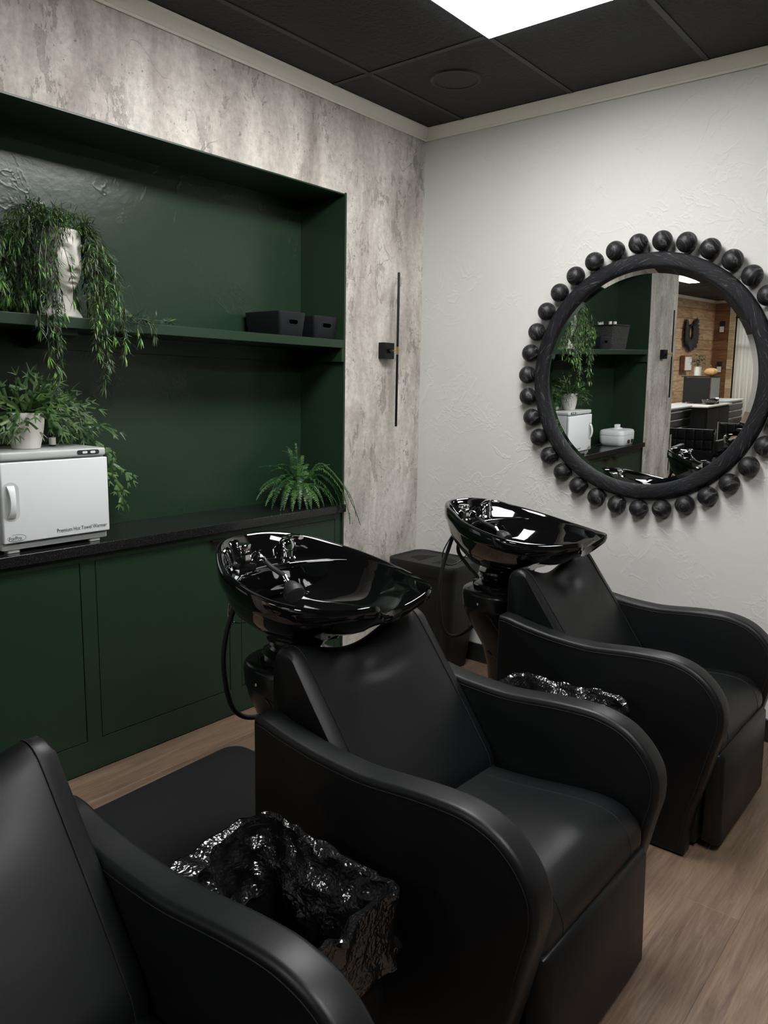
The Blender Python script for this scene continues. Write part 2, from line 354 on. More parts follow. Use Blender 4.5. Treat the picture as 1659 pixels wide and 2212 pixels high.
def mk_glass():
    t = NT('window_glass'); tr = t.n('BsdfTransparent'); gl = t.n('BsdfGlossy'); gl.inputs['Roughness'].default_value = .02; mx = t.n('MixShader'); mx.inputs[0].default_value = .08
    t.t.links.new(tr.outputs[0], mx.inputs[1]); t.t.links.new(gl.outputs[0], mx.inputs[2]); t.t.links.new(mx.outputs[0], t.t.nodes['Material Output'].inputs['Surface']); return t.mat
M['glass'] = mk_glass()
def mk_wicker():
    t = NT('grey_wicker'); v = t.coord('Object'); w = t.n('TexBrick'); t.set(w.inputs['Vector'], t.coord('UV')); w.inputs['Scale'].default_value = 1; w.inputs['Brick Width'].default_value = .024; w.inputs['Row Height'].default_value = .011; w.inputs['Mortar Size'].default_value = .002
    w.inputs['Color1'].default_value = (.05, .05, .052, 1); w.inputs['Color2'].default_value = (.09, .09, .09, 1); w.inputs['Mortar'].default_value = (.006, .006, .006, 1)
    t.p(Base_Color=w.outputs['Color'], Roughness=.6); return t.mat
M['wicker'] = mk_wicker()
M['bagclear'] = plain('clear_plastic_bag', sr(200, 205, 208), .15)
M['orange'] = plain('pale_pumpkin', sr(196, 156, 100), .6)

# ================================================================== SETTING
# ---- floor with planks
fl = MB(); fl.box(-14.6, .12, -6.1, 3.0, -.12, -.004); floor = struct(fl.build('floor', M['floor'], smooth=False))
PW, PL = .182, 1.22
pm = MB(); e = .0012
pm.loft([[(x, y, -.0038) for x, y in ((0, 0), (1, 0), (1, 1), (0, 1))], [(x, y, -.0012) for x, y in ((0, 0), (1, 0), (1, 1), (0, 1))],
         [(x, y, 0) for x, y in ((.001, .006), (.999, .006), (.999, .994), (.001, .994))]], True, True)
plank_me = None
def plank_mesh(l):
    m = MB(); r = [(0, 0), (l, 0), (l, PW), (0, PW)]; q = [(e, e), (l - e, e), (l - e, PW - e), (e, PW - e)]
    m.loft([[(x, y, -.0038) for x, y in r], [(x, y, -.001) for x, y in r], [(x, y, 0) for x, y in q]], True, True)
    return m.mesh('plank', M['plank'], smooth=False)
full = plank_mesh(PL); cache = {}
row = 0; y = -.02
while y > -4.6:
    x = -.005; first = ((row * 0.47) % 1.0) * PL + .12
    if first > PL: first = PL
    if row == 11: first = 0.10
    l = round(first, 2)
    while x > -4.9:
        if l == PL: me = full
        else: me = cache.setdefault(l, plank_mesh(l))
        share('plank', me, floor, (x - l, y - PW, 0)); x -= l; l = PL
    y -= PW; row += 1
# far walls and enclosure
def wall(name, b, mat): return struct(boxobj(name, b, mat))
wall('wall_right', (0, .12, -6.1, .0, 0, ZC + .1), M['plaster'])
wall('wall_behind', (-14.6, .0, -6.2, -6.1, 0, ZC + .1), M['green'])
# concrete wallpapered wall with the niche opening
NX0, NX1, NZ1, ND = -3.49, -.639, 2.44, .305
wl = MB()
wl.box(NX1, .0, 0, .45, 0, ZC + .05); wl.box(-4.18, NX0, 0, .45, 0, ZC + .05); wl.box(NX0, NX1, 0, .45, NZ1, ZC + .05)
struct(wl.build('wall_left', M['concrete'], smooth=False))
t_ = .006
nb = struct(boxobj('wall_niche', (NX0, NX1, ND, .44, 0, NZ1), M['green_wall']))
n2 = MB(); n2.box(NX1 - t_, NX1 + .0, .001, ND, .9142, NZ1); n2.box(NX0, NX0 + t_, .001, ND, .9142, NZ1); n2.box(NX0, NX1, .001, ND, NZ1 - t_, NZ1)
n2.build('niche_lining', M['green'], nb, smooth=False)
n3 = MB()
for yy in (-1,):
    n3.box(NX1 - .008, NX1 + .004, -.004, .003, 0.0, NZ1 + .004); n3.box(NX0 - .004, NX0 + .008, -.004, .003, 0.0, NZ1 + .004)
n3.build('niche_edge', M['green'], nb, smooth=False)
wall('wall_side', (-4.18, -4.08, .45, 2.85, 0, ZC + .1), M['plaster'])
# ---- ceiling: slab, T-bars, tiles
slab = struct(boxobj('ceiling', (-14.6, .12, -6.2, 3.0, ZC + .012, ZC + .12), M['tbar']))
TX0, TY0, TXS, TYS = -.788, -.268, 1.22, .61
def tile_mesh(w, d):
    m = MB(); g = .012
    m.loft([[(x, y, .012) for x, y in ((0, 0), (w, 0), (w, d), (0, d))], [(x, y, .002) for x, y in ((g, g), (w - g, g), (w - g, d - g), (g, d - g))]], False, True); return m.mesh('ceiling_tile', M['ceil'], smooth=False)
tcache = {}
xs = [0.0, TX0] + [TX0 - TXS * k for k in range(1, 12)]; xs = [x for x in xs if x > -14.5] + [-14.5]
ys = sorted([TY0 + TYS * k for k in range(-9, 6)]); ys = [-6.1] + [v for v in ys if -6.1 < v < 2.8] + [2.85]
def in_panel(x0, x1, y0, y1):
    cx, cy = (x0 + x1) / 2, (y0 + y1) / 2
    return any(p[0] < cx < p[1] and p[2] < cy < p[3] for p in PANELS)
for i in range(len(xs) - 1):
    for j in range(len(ys) - 1):
        x1, x0, y0, y1 = xs[i], xs[i + 1], ys[j], ys[j + 1]
        if in_panel(x0, x1, y0, y1): continue
        if x0 > -4.0 and y0 > .05: continue
        k = (round(x1 - x0, 3), round(y1 - y0, 3)); me = tcache.get(k)
        if me is None: me = tcache[k] = tile_mesh(*k)
        share('ceiling_tile', me, slab, (x0, y0, ZC))
tb = MB(); tb.box(0, 1, -.012, .012, -.0015, .012)
tb_me = tb.mesh('t_bar', M['tbar'], smooth=False)
for v in ys[1:-1]: share('t_bar', tb_me, slab, (-14.5, v, ZC), sc=(14.5 if v < 0 else 10.4, 1, 1))
for v in xs[1:-1]: share('t_bar', tb_me, slab, (v, -6.1, ZC), (0, 0, PI / 2), sc=(6.1 if v > -4.1 else 8.9, 1, 1))
# ---- crown moulding (profile: distance out of the wall, height)
CP = [(0, -.05), (.006, -.052), (.010, -.048), (.010, -.043), (.015, -.041), (.02, -.034), (.025, -.027), (.033, -.021), (.036, -.014), (.042, -.012), (.046, -.006), (.048, 0), (0, 0)]
def crown(name, axis, pos, a, b, sgn):
    m = MB()
    if axis == 'x': L = [[(h, pos + sgn * u * 1.15, ZC + w) for u, w in CP] for h in (a, b)]
    else: L = [[(pos + sgn * u * 1.15, h, ZC + w) for u, w in CP] for h in (a, b)]
    m.loft(L, True, True); return struct(m.build(name, M['crown'], ang=50))
crown('trim_1', 'x', 0, -4.18, 0, -1); crown('trim_2', 'y', 0, -6.1, 0, -1); crown('trim_3', 'x', 2.75, -14.4, -4.18, -1); crown('trim_4', 'y', -14.4, -6.1, 2.75, 1)
bb = MB(); bb.box(-.014, 0, -6.1, 0, 0, .105); struct(bb.build('baseboard_right', M['base'], bevel=.004))
bb = MB(); bb.box(NX1 + .005, -.014, -.014, 0, 0, .105); struct(bb.build('baseboard_left', M['base'], bevel=.004))

# ---- light panels
pan_f = MB(); w_, d_ = 1.21, .595
for a in ((0, w_, 0, .012), (0, w_, d_ - .012, d_), (0, .012, .012, d_ - .012), (w_ - .012, w_, .012, d_ - .012)): pan_f.box(a[0], a[1], a[2], a[3], -.004, .01)
pan_d = MB(); pan_d.box(.012, w_ - .012, .012, d_ - .012, -.014, .008)  # drop below the frame is added so the glowing sides brighten the crown
fme = pan_f.mesh('frame', M['tbar'], smooth=False); dme = pan_d.mesh('diffuser', M['panel'], smooth=False)
PL_LAB = ['bright white ceiling light panel above the wash bowls, nearest the corner', 'white ceiling light panel overhead in the aisle before the chairs', 'white ceiling light panel over the tool chests by the wooden wall']
for i, p in enumerate(PANELS):
    t = thing('ceiling_light', PL_LAB[i] if i < 3 else ('white ceiling light panel behind the camera in the middle of the salon' if i == 3 else 'white ceiling light panel close to the far curtained window'), 'ceiling light', (p[0], p[2], ZC), group='ceiling light panels')
    share('frame', fme, t, (0, 0, 0)); share('diffuser', dme, t, (0, 0, 0))
# ---- ceiling speaker
t = thing('ceiling_speaker', 'round flush black speaker in a ceiling tile near the corner', 'speaker', (-.505, -.535, ZC))
m = MB(); m.lathe([(.098, .0), (.103, -.005), (.110, -.005), (.115, .001), (.111, .004)], 48, cap=False); m.build('rim', M['tbar'], t)
m = MB(); m.lathe([(.0005, -.003), (.05, -.0028), (.098, -.001), (.098, .006)], 48); m.build('grille', plain('speaker_grille', (.004, .0045, .007, 1), .6, bump=(900, .3, .002)), t)

# ================================================================== BUILT-IN CABINET, WORKTOP, SHELF
cab = thing('base_cabinet', 'dark green built-in base cabinet with flush doors under the black worktop', 'cabinet', (-2.06, 0, 0))
def LX(x): return x + 2.06
doors = [(-3.455, -2.81), (-2.75, -2.098), (-2.037, -1.387), (-1.322, -.692)]
z0d, z1d = .124, .842
fr = MB()
fr.box(LX(NX0 + .002), LX(NX1 - .002), .004, .024, 0, z0d); fr.box(LX(NX0 + .002), LX(NX1 - .002), .004, .024, z1d, .872)
edges = [NX0 + .002] + [v for d in doors for v in d] + [NX1 - .002]
for i in range(0, len(edges), 2): fr.box(LX(edges[i]), LX(edges[i + 1]), .004, .024, z0d, z1d)
fr.build('face_frame', M['green'], cab, bevel=.0015)
bd = MB(); bd.box(LX(NX0 + .002), LX(NX1 - .002), .05, ND - .002, 0, .872); bd.build('carcass', M['green'], cab)
for k, (a, b) in enumerate(doors):
    g = .003
    d = boxobj('door', (LX(a + g), LX(b - g), .005, .026, z0d + g, z1d - g), M['green'], cab, bevel=.0018)
    hx = (b - .105) if k % 2 == 0 else (a + .02)
    h = MB(); h.box(LX(hx), LX(hx + .085), -.016, .006, z1d - .004, z1d - .0005); h.box(LX(hx), LX(hx + .085), -.019, -.015, z1d - .016, z1d - .0005)
    h.build('handle', M['blackmetal'], d, bevel=.001)
wt = MB(); wt.box(NX0 + .003, NX1 - .001, -.026, ND - .001, .874, .914)
tag(wt.build('worktop', M['gran'], bevel=.003), 'speckled black stone worktop running along the green alcove', 'worktop')
sh = thing('wall_shelf', 'thick dark green shelf across the middle of the alcove', 'shelf', (-2.06, 0, 1.70))
boxobj('board', (LX(NX0 + t_ + .001), LX(NX1 - t_ - .001), -.008, ND - .001, .004, .043), M['green'], sh, bevel=.002)
boxobj('cleat', (LX(NX0 + t_ + .001), LX(NX1 - t_ - .001), ND - .02, ND - .001, -.062, .004), M['green'], sh, bevel=.0015)
boxobj('cleat', (LX(NX1 - t_ - .02), LX(NX1 - t_ - .001), -.008, ND - .021, -.064, .004), M['green'], sh, bevel=.0015)
boxobj('cleat', (LX(NX0 + t_ + .001), LX(NX0 + t_ + .02), -.008, ND - .021, -.064, .004), M['green'], sh, bevel=.0015)
br = MB(); br.prism([(ND - .02, .004), (.03, .004), (.03, -.02), (ND - .06, -.062), (ND - .02, -.062)], 'x', LX(-2.13), LX(-2.05)); br.build('bracket', M['green'], sh, bevel=.002)

# ================================================================== WASH CHAIR
def make_chair():
    root = thing('wash_chair', 'x', 'chair')
    prof = [(.324, .677), (.277, .667), (.2, .655), (.127, .647), (.021, .643), (-.046, .647), (-.143, .658), (-.236, .664), (-.295, .661), (-.355, .644), (-.403, .612), (-.44, .567), (-.458, .52), (-.459, .46), (-.447, .405), (-.419, .272), (-.389, .146)]
    cv = catmull([(.36, .679, 0)] + [(a, b, 0) for a, b in prof] + [(-.373, .004, 0)], 4)
    P2 = [(.3635, .004), (.3645, .3), (.3645, .66), (.364, .673)] + [(p.x, p.y) for p in cv]
    n = len(P2); cen = (-.02, .32)
    def inset(q):
        out = []
        for i in range(n):
            a = Vector(P2[i - 1]); b = Vector(P2[i]); c = Vector(P2[(i + 1) % n])
            n1 = Vector((-(b - a).y, (b - a).x)); n2 = Vector((-(c - b).y, (c - b).x)); n1.normalize(); n2.normalize()
            nn = n1 + n2; nn.normalize(); d = max(nn.dot(n1), .5); out.append(tuple(b + nn * (q / d)))
        return out
    # profile runs counter-clockwise? choose the inset direction that shrinks
    test = inset(.01); sgn = 1 if abs(test[n // 2][0]) < abs(P2[n // 2][0]) else -1
    for side in (-1, 1):
        m = MB(); L = []; xo, xi, r = .360, .284, .014
        for i in range(5):
            a = PI / 2 * i / 4; q = r * (1 - math.sin(a)); L.append([(side * (xo - r * (1 - math.cos(a)) if False else xo - r + r * math.cos(a)), u, max(w, .002)) for u, w in inset(sgn * q)])
        for i in range(5):
            a = PI / 2 * i / 4; q = r * (1 - math.cos(a)); L.append([(side * (xi + r - r * math.sin(a)), u, max(w, .002)) for u, w in inset(sgn * q)])
        m.loft(L, True, True)
        arm = m.build('arm', M['leather'], root, ang=60)
        for xx, qq in ((xo + .0004, .0185), (xi - .0004, .0185)):
            ins = inset(sgn * qq); s = MB(); s.tube([(side * xx, u, w) for u, w in ins[4:]], .0013, 5); s.build('stitching', M['stitch'], arm)
    # backrest: sections across the width
    w = .283; N = 28; loops = []
    def section(u):
        dip = .060 * (math.cos(u * PI / 2) ** 2) ** .9
        top = .847 - dip
        pts = [(.375, .40), (.378, .55), (.378, .68), (.376, top - .055), (.366, top - .018), (.346, top - .002), (.322, top - .002), (.300, top - .014), (.281, top - .040), (.214, .715), (.141, .618), (.068, .515), (.022, .44), (.03, .36), (.20, .34)]
        puff = .012 * (1 - abs(u) ** 4)
        return [(y - (puff if 8 <= i <= 12 else 0), z) for i, (y, z) in enumerate(pts)]
    for i in range(N + 1):
        u = -1 + 2 * i / N; s = section(u); cx = sum(p[0] for p in s) / len(s); cz = sum(p[1] for p in s) / len(s)
        au = abs(u); k = 1.0 if au < .86 else 1 - .075 * ((au - .86) / .14) ** 2.6
        c2 = catmull([(cx + (a - cx) * k, cz + (b - cz) * k, 0) for a, b in s], 3, closed=True)
        loops.append([(u * w if au < .86 else math.copysign(.86 * w + .14 * w * math.sin(PI / 2 * (au - .86) / .14), u), p.x, p.y) for p in c2])
    m = MB(); m.loft(loops, True, True); back = m.build('backrest', M['leather'], root, ang=55)
    for idx in (2, N - 2):
        s = MB(); L = loops[idx]; s.tube([(x + (-.001 if idx == 2 else .001), y - .0012, z + .0008) for x, y, z in L[14:38]], .0014, 5); s.build('stitching', M['stitch'], back)
    # seat cushion
    def ssec(u):
        k = 1 - abs(u) ** 5
        up = .012 * (1 - (abs(u) - .0) ** 2)
        pts = [(.12, .33), (.13, .385), (.10, .415 + up), (-.08, .428 + up), (-.2, .444 + up), (-.29, .455 + up), (-.35, .455 + up), (-.395, .442 + up * .8), (-.425, .412), (-.436, .375), (-.43, .342), (-.405, .325), (-.2, .322)]
        return pts
    loops = []; N = 24; w = .279
    for i in range(N + 1):
        u = -1 + 2 * i / N; s = ssec(u); au = abs(u); cx = -.16; cz = .385; k = 1.0 if au < .88 else 1 - .10 * ((au - .88) / .12) ** 2.5
        c2 = catmull([(cx + (a - cx) * (1 if au < .88 else 1 - (1 - k) * .35), cz + (b - cz) * (1 - (1 - k) * 3.0), 0) for a, b in s], 3, closed=True)
        loops.append([(u * w, p.x, p.y) for p in c2])
    m = MB(); m.loft(loops, True, True); seat = m.build('seat', M['leather'], root, ang=60)
    for idx in (4, N - 4):
        s = MB(); L = loops[idx]; s.tube([(x, y, z + .0004) for x, y, z in L[5:31]], .0013, 5); s.build('stitching', M['stitch'], seat)
    # leg-rest panel below the seat
    m = MB(); L = []
    for i, (q, x) in enumerate(((.02, -.276), (.006, -.268), (0, -.255), (0, .255), (.006, .268), (.02, .276))):
        L.append([(x, y, z) for y, z in ((-.400 - q * 0, .030 + q), (-.450 + q, .024 + q), (-.462 + q, .036 + q), (-.452 + q, .338 - q), (-.440 + q, .352 - q), (-.400, .354 - q))])
    m.loft(L, True, True); m.build('leg_rest', M['leather'], root, bevel=.006, ang=60)
    boxobj('frame', (-.278, .278, -.385, .30, .02, .318), M['rubber'], root)
    for a in (-.33, .33):
        for b in (-.33, .32):
            pass
    return root
XM = [-.7674, -1.971, -3.174]
ch = make_chair()
CL = ['black leather wash chair nearest the white wall, under the round mirror', 'black leather wash chair in the middle of the row', 'black leather wash chair cut off at the lower left, nearest the camera']
for i, x in enumerate(XM):
    o = ch if i == 0 else copy_tree(ch)
    o.location = (x, -1.6, 0) if i < 2 else (x + .01, -1.63, 0); o.rotation_euler = (0, 0, .04 if i == 2 else 0); o['label'] = CL[i]; o['group'] = 'row of wash chairs'

# ================================================================== SHAMPOO BOWL ON PEDESTAL
RIM = [(0, -.775, 1.035), (.06, -.784, 1.035), (.11, -.806, 1.033), (.16, -.848, 1.027), (.2, -.9, 1.016), (.236, -.955, 1.0), (.257, -1.0, .99), (.27, -1.05, .98), (.277, -1.10, .97), (.279, -1.15, .961), (.275, -1.2, .953), (.264, -1.25, .948), (.247, -1.3, .944), (.218, -1.35, .942), (.178, -1.40, .944), (.140, -1.432, .948), (.108, -1.442, .946), (.078, -1.430, .930), (.042, -1.412, .912)]
def make_bowl():
    root = thing('shampoo_bowl', 'x', 'wash basin')
    half = catmull(RIM + [(0, -1.405, .905)], 4)
    half = [Vector((p.x, p.y + 1.1, p.z)) for p in half]; half[0].x = 0; half[-1].x = 0
    loop = half + [Vector((-p.x, p.y, p.z)) for p in half[-2:0:-1]]
    n = len(loop)
    nrm = []
    for i in range(n):
        t = loop[(i + 1) % n] - loop[i - 1]; v = Vector((t.y, -t.x, 0)); v.normalize(); nrm.append(v)
    if sum(nrm[i].dot(Vector((loop[i].x, loop[i].y, 0))) for i in range(n)) < 0: nrm = [-v for v in nrm]
    near = [1 - .62 * (lambda q: q * q * (3 - 2 * q))(max(0, min(1, (-loop[i].y - .17) / .15))) for i in range(n)]
    def off(d, dz): return [tuple(loop[i] + nrm[i] * (d * near[i]) + Vector((0, 0, dz(i) if callable(dz) else dz))) for i in range(n)]
    def sc(s, c, zf): return [(c[0] + (p.x - c[0]) * s, c[1] + (p.y - c[1]) * s, zf(p)) for p in loop]
    hornness = [max(0, min(1, (-loop[i].y - .16) / .17)) for i in range(n)]
    band = lambda i: -.052 * (1 - .65 * hornness[i])
    L = []
    L.append(off(-.030, -.030)); L.append(off(-.022, -.012)); L.append(off(-.016, -.003)); L.append(off(-.009, 0)); L.append(off(-.003, -.003)); L.append(off(0, -.010)); L.append(off(.001, lambda i: band(i) * .6 - .003)); L.append(off(.0, lambda i: band(i))); L.append(off(-.006, lambda i: band(i) - .006)); L.append(off(-.008, lambda i: band(i) - .010))
    cen = (0, .05)
    def under(s, a, zabs): return [(cen[0] + (p.x - cen[0]) * s, cen[1] + (p.y - cen[1]) * s, p.z + (zabs - p.z) * a + (.04 * hornness[k] * (1 if s > .5 else .3))) for k, p in enumerate([Vector(q) for q in L[9]])]
    UL = [under(.95, .28, .80), under(.86, .55, .80), under(.74, .78, .80), under(.58, 1, .795), under(.42, 1, .782), under(.33, 1, .768), under(.30, 1, .752)]
    # inner basin
    ic = (0, .0)
    def inner(s, a, zabs, cy): return [((q[0]) * s, cy + (q[1] - cy) * s, q[2] + (zabs - q[2]) * a) for q in L[0]]
    IL = [inner(.20, 1, .822, -.02), inner(.45, 1, .828, -.02), inner(.66, .93, .832, -.02), inner(.80, .72, .835, -.02), inner(.90, .42, .84, -.02), inner(.965, .16, .84, -.02)]
    m = MB(); m.loft(IL + L + UL, True, True); body = m.build('basin', M['gloss'], root, ang=50)
    # tap deck: crescent ledge at the back
    fr_ = [(-.262, .02), (-.232, .07), (-.18, .122), (-.10, .168), (0, .186), (.10, .168), (.18, .122), (.232, .07), (.262, .02)]
    fr_ = [(p.x, p.y) for p in catmull([(a, b, 0) for a, b in fr_], 6)]
    ins = off(-.012, 0); bk = [(p[0], p[1]) for p in ins if p[1] > .022]; bk.sort(key=lambda p: -math.atan2(p[1], p[0]))
    def resample(P, k):
        d = [0]
        for a, b in zip(P[:-1], P[1:]): d.append(d[-1] + math.dist(a, b))
        o = []; q = 0
        for i in range(k):
            t = d[-1] * i / (k - 1)
            while q < len(d) - 2 and d[q + 1] < t: q += 1
            f = (t - d[q]) / max(1e-9, d[q + 1] - d[q]); o.append((P[q][0] + (P[q + 1][0] - P[q][0]) * f, P[q][1] + (P[q + 1][1] - P[q][1]) * f))
        return o
    fa, ba = resample(fr_, 49), resample(bk, 49); rows = []
    rows.append([(x * .90, y - .004, .855) for x, y in fa]); rows.append([(x, y - .002, .935) for x, y in fa]); rows.append([(x, y, .945) for x, y in fa])
    for t, z in ((.03, .949), (.10, .951), (.4, .952), (.8, .953), (1, .960)): rows.append([(a[0] + (b[0] - a[0]) * t, a[1] + (b[1] - a[1]) * t, z) for a, b in zip(fa, ba)])
    m = MB(); m.loft(rows, close=False); m.build('tap_deck', M['gloss'], root, ang=60)
    # neck and pedestal
    m = MB(); prof = [(.092, .756), (.094, .748), (.082, .742), (.088, .734), (.078, .727), (.086, .718), (.080, .710), (.104, .702), (.112, .692), (.112, .675), (.12, .668)]
    m.lathe(prof, 40, (0, .07, 0)); m.build('swivel_neck', M['satin'], root, ang=30)
    for a in (100, 150, 200, 255):
        b = MB(); ca, sa = math.cos(math.radians(a)), math.sin(math.radians(a)); b.box(-.016, .016, -.008, .008, .672, .700)
        b.v = [(ca * .112 + x * -sa + y * ca, .07 + sa * .112 + x * ca + y * sa, z) for x, y, z in b.v]; b.build('clamp', M['satin'], root, bevel=.003)
    m = MB(); L = []
    for z, r, cy in ((.0, .118, -.035), (.03, .112, -.035), (.2, .105, -.03), (.36, .108, -.015), (.45, .122, .0), (.52, .138, .03), (.58, .148, .055), (.605, .150, .060), (.608, .153, .061), (.66, .155, .065), (.676, .150, .065), (.682, .142, .066), (.682, .10, .067)):
        k = []
        for i in range(48):
            a = 2 * PI * i / 48; u, v = math.cos(a), math.sin(a); pw = 2.6; d = (abs(u) ** pw + abs(v) ** pw) ** (-1 / pw); k.append((u * d * r, max(cy + v * d * r, -.117), z))
        L.append(k)
    m.loft(L, True, True); ped = m.build('pedestal', M['satin'], root, ang=40)
    # access panel outline and screw
    s = MB(); s.tube([(-.15 , .05, .60), (-.157, .02, .585), (-.152, -.03, .53), (-.135, -.06, .47), (-.118, -.05, .41), (-.113, .0, .40), (-.118, .05, .43)], .0022, 6); s.build('panel_edge', M['gloss'], ped)
    s = MB(); s.lathe([(.005, 0), (.005, .003), (.002, .0045)], 12, (-.157, .08, .635), 'x'); 
    s.v = [(-.157 - (x + .157), y, z) for x, y, z in s.v]; s.build('screw', M['chrome'], ped)
    # spray-hose base with knob (customer's left), tap lever opposite
    zt = .952
    vac = MB(); oc = [(.034, .018), (.018, .034), (-.018, .034), (-.034, .018), (-.034, -.018), (-.018, -.034), (.018, -.034), (.034, -.018)]; vx, vy = -.088, .21
    vac.loft([[(vx + a * s_, vy + b * s_, z) for a, b in oc] for s_, z in ((1, zt), (1, zt + .012), (.86, zt + .018), (.62, zt + .021), (.55, zt + .046), (.40, zt + .052))], True, True)
    vb = vac.build('hose_base', M['chrome'], root, ang=20)
    k = MB(); k.lathe([(.010, .05), (.010, .058), (.019, .062), (.0225, .066), (.0225, .074), (.020, .078), (.001, .0785)], 28, (vx, vy, zt)); k.build('knob', M['chrome'], vb)
    k = MB(); k.tube(catmull([(vx + .018, vy - .012, zt + .03), (vx + .034, vy - .014, zt + .046), (vx + .046, vy - .03, zt + .036), (vx + .05, vy - .04, zt + .022)], 5), .0065, 10); k.build('elbow', M['chrome'], vb)
    hs = MB(); hp = catmull([(vx + .05, vy - .04, zt + .022), (vx + .056, vy - .06, zt + .006), (vx + .058, vy - .09, zt - .005), (vx + .052, vy - .125, zt - .012)], 6); hs.tube(hp, .0075, 10); hs.build('spray_hose', M['rubber'], root)
    a = Vector((vx + .052, vy - .125, zt - .012)); d = Vector((-.05, -.17, -.11)).normalized()
    fe = MB(); fe.tube([a + d * q for q in (0, .012, .013, .026)], [.009, .009, .007, .007], 14); fe.build('hose_ferrule', M['chrome'], root)
    hd = MB(); hd.tube([a + d * q for q in (.024, .03, .04, .052, .060, .061, .08, .084)], [.008, .013, .021, .026, .027, .031, .031, .026], 24); hd.build('spray_head', M['matte'], root, ang=30)
    tp = MB(); tx, ty = .098, .215; tp.lathe([(.031, 0), (.031, .006), (.026, .012), (.024, .03), (.026, .032), (.0255, .052), (.021, .062), (.001, .064)], 32, (tx, ty, zt)); tap = tp.build('tap', M['chrome'], root, ang=30)
    lv = MB(); L = []
    for q, h, wd, th in ((.02, .058, .016, .008), (.0, .072, .021, .010), (-.025, .079, .022, .009), (-.05, .080, .019, .007), (-.062, .078, .012, .005)):
        L.append([(tx + wd * math.cos(2 * PI * i / 16), ty + q, zt + h + th * math.sin(2 * PI * i / 16)) for i in range(16)])
    lv.loft(L, True, True); lv.build('lever', M['chrome'], tap)
    # supply hose loop behind the pedestal
    h = MB(); h.tube(catmull([(-.02, .30, .89), (-.032, .325, .80), (-.062, .335, .70), (-.072, .335, .60), (-.05, .335, .48), (-.005, .335, .415), (.05, .32, .395), (.085, .27, .43), (.07, .20, .52), (.04, .19, .56)], 8), .0085, 10); h.build('supply_hose', M['rubber'], root)
    h = MB(); h.tube(catmull([(.02, .285, .89), (.03, .31, .80), (.05, .27, .735), (.04, .215, .70), (.03, .19, .66)], 8), .0085, 10); h.build('supply_hose', M['rubber'], root)
    h = MB(); h.tube(catmull([(-.035, .30, .885), (-.045, .34, .80), (-.03, .345, .745), (.02, .32, .735), (.05, .28, .78), (.055, .27, .86)], 6), .003, 8); h.build('chain', M['chrome'], root)
    return root
bw = make_bowl()
BLB = ['glossy black shampoo bowl behind the chair next to the mirror wall', 'glossy black shampoo bowl behind the middle wash chair', 'glossy black shampoo bowl behind the nearest wash chair, partly seen in the mirror']
for i, x in enumerate(XM):
    o = bw if i == 0 else copy_tree(bw)
    o.location = (x - (.09 if i == 2 else 0), -1.1, .009 if i else .001); o['label'] = BLB[i]; o['group'] = 'shampoo bowls'

# ---- rubber floor mat
mt = thing('floor_mat', 'thin black rubber floor mat behind the wash chairs', 'mat', (-2.12, -.75, .001), rz=.05)
m = MB(); m.loft([[(x, y, z) for x, y in rrect(-.62 + q, .58 - q, -.56 + q, .49 - q, .07)] for z, q in ((0, 0), (.003, 0), (.006, .012), (.007, .02))], True, True)
m.build('mat_sheet', M['mat'], mt)
m = MB(); m.lathe([(.012, .0071), (.012, .0078), (.009, .0082), (.002, .0075)], 20, (.06, .385, 0)); m.build('eyelet', M['rubber'], mt)

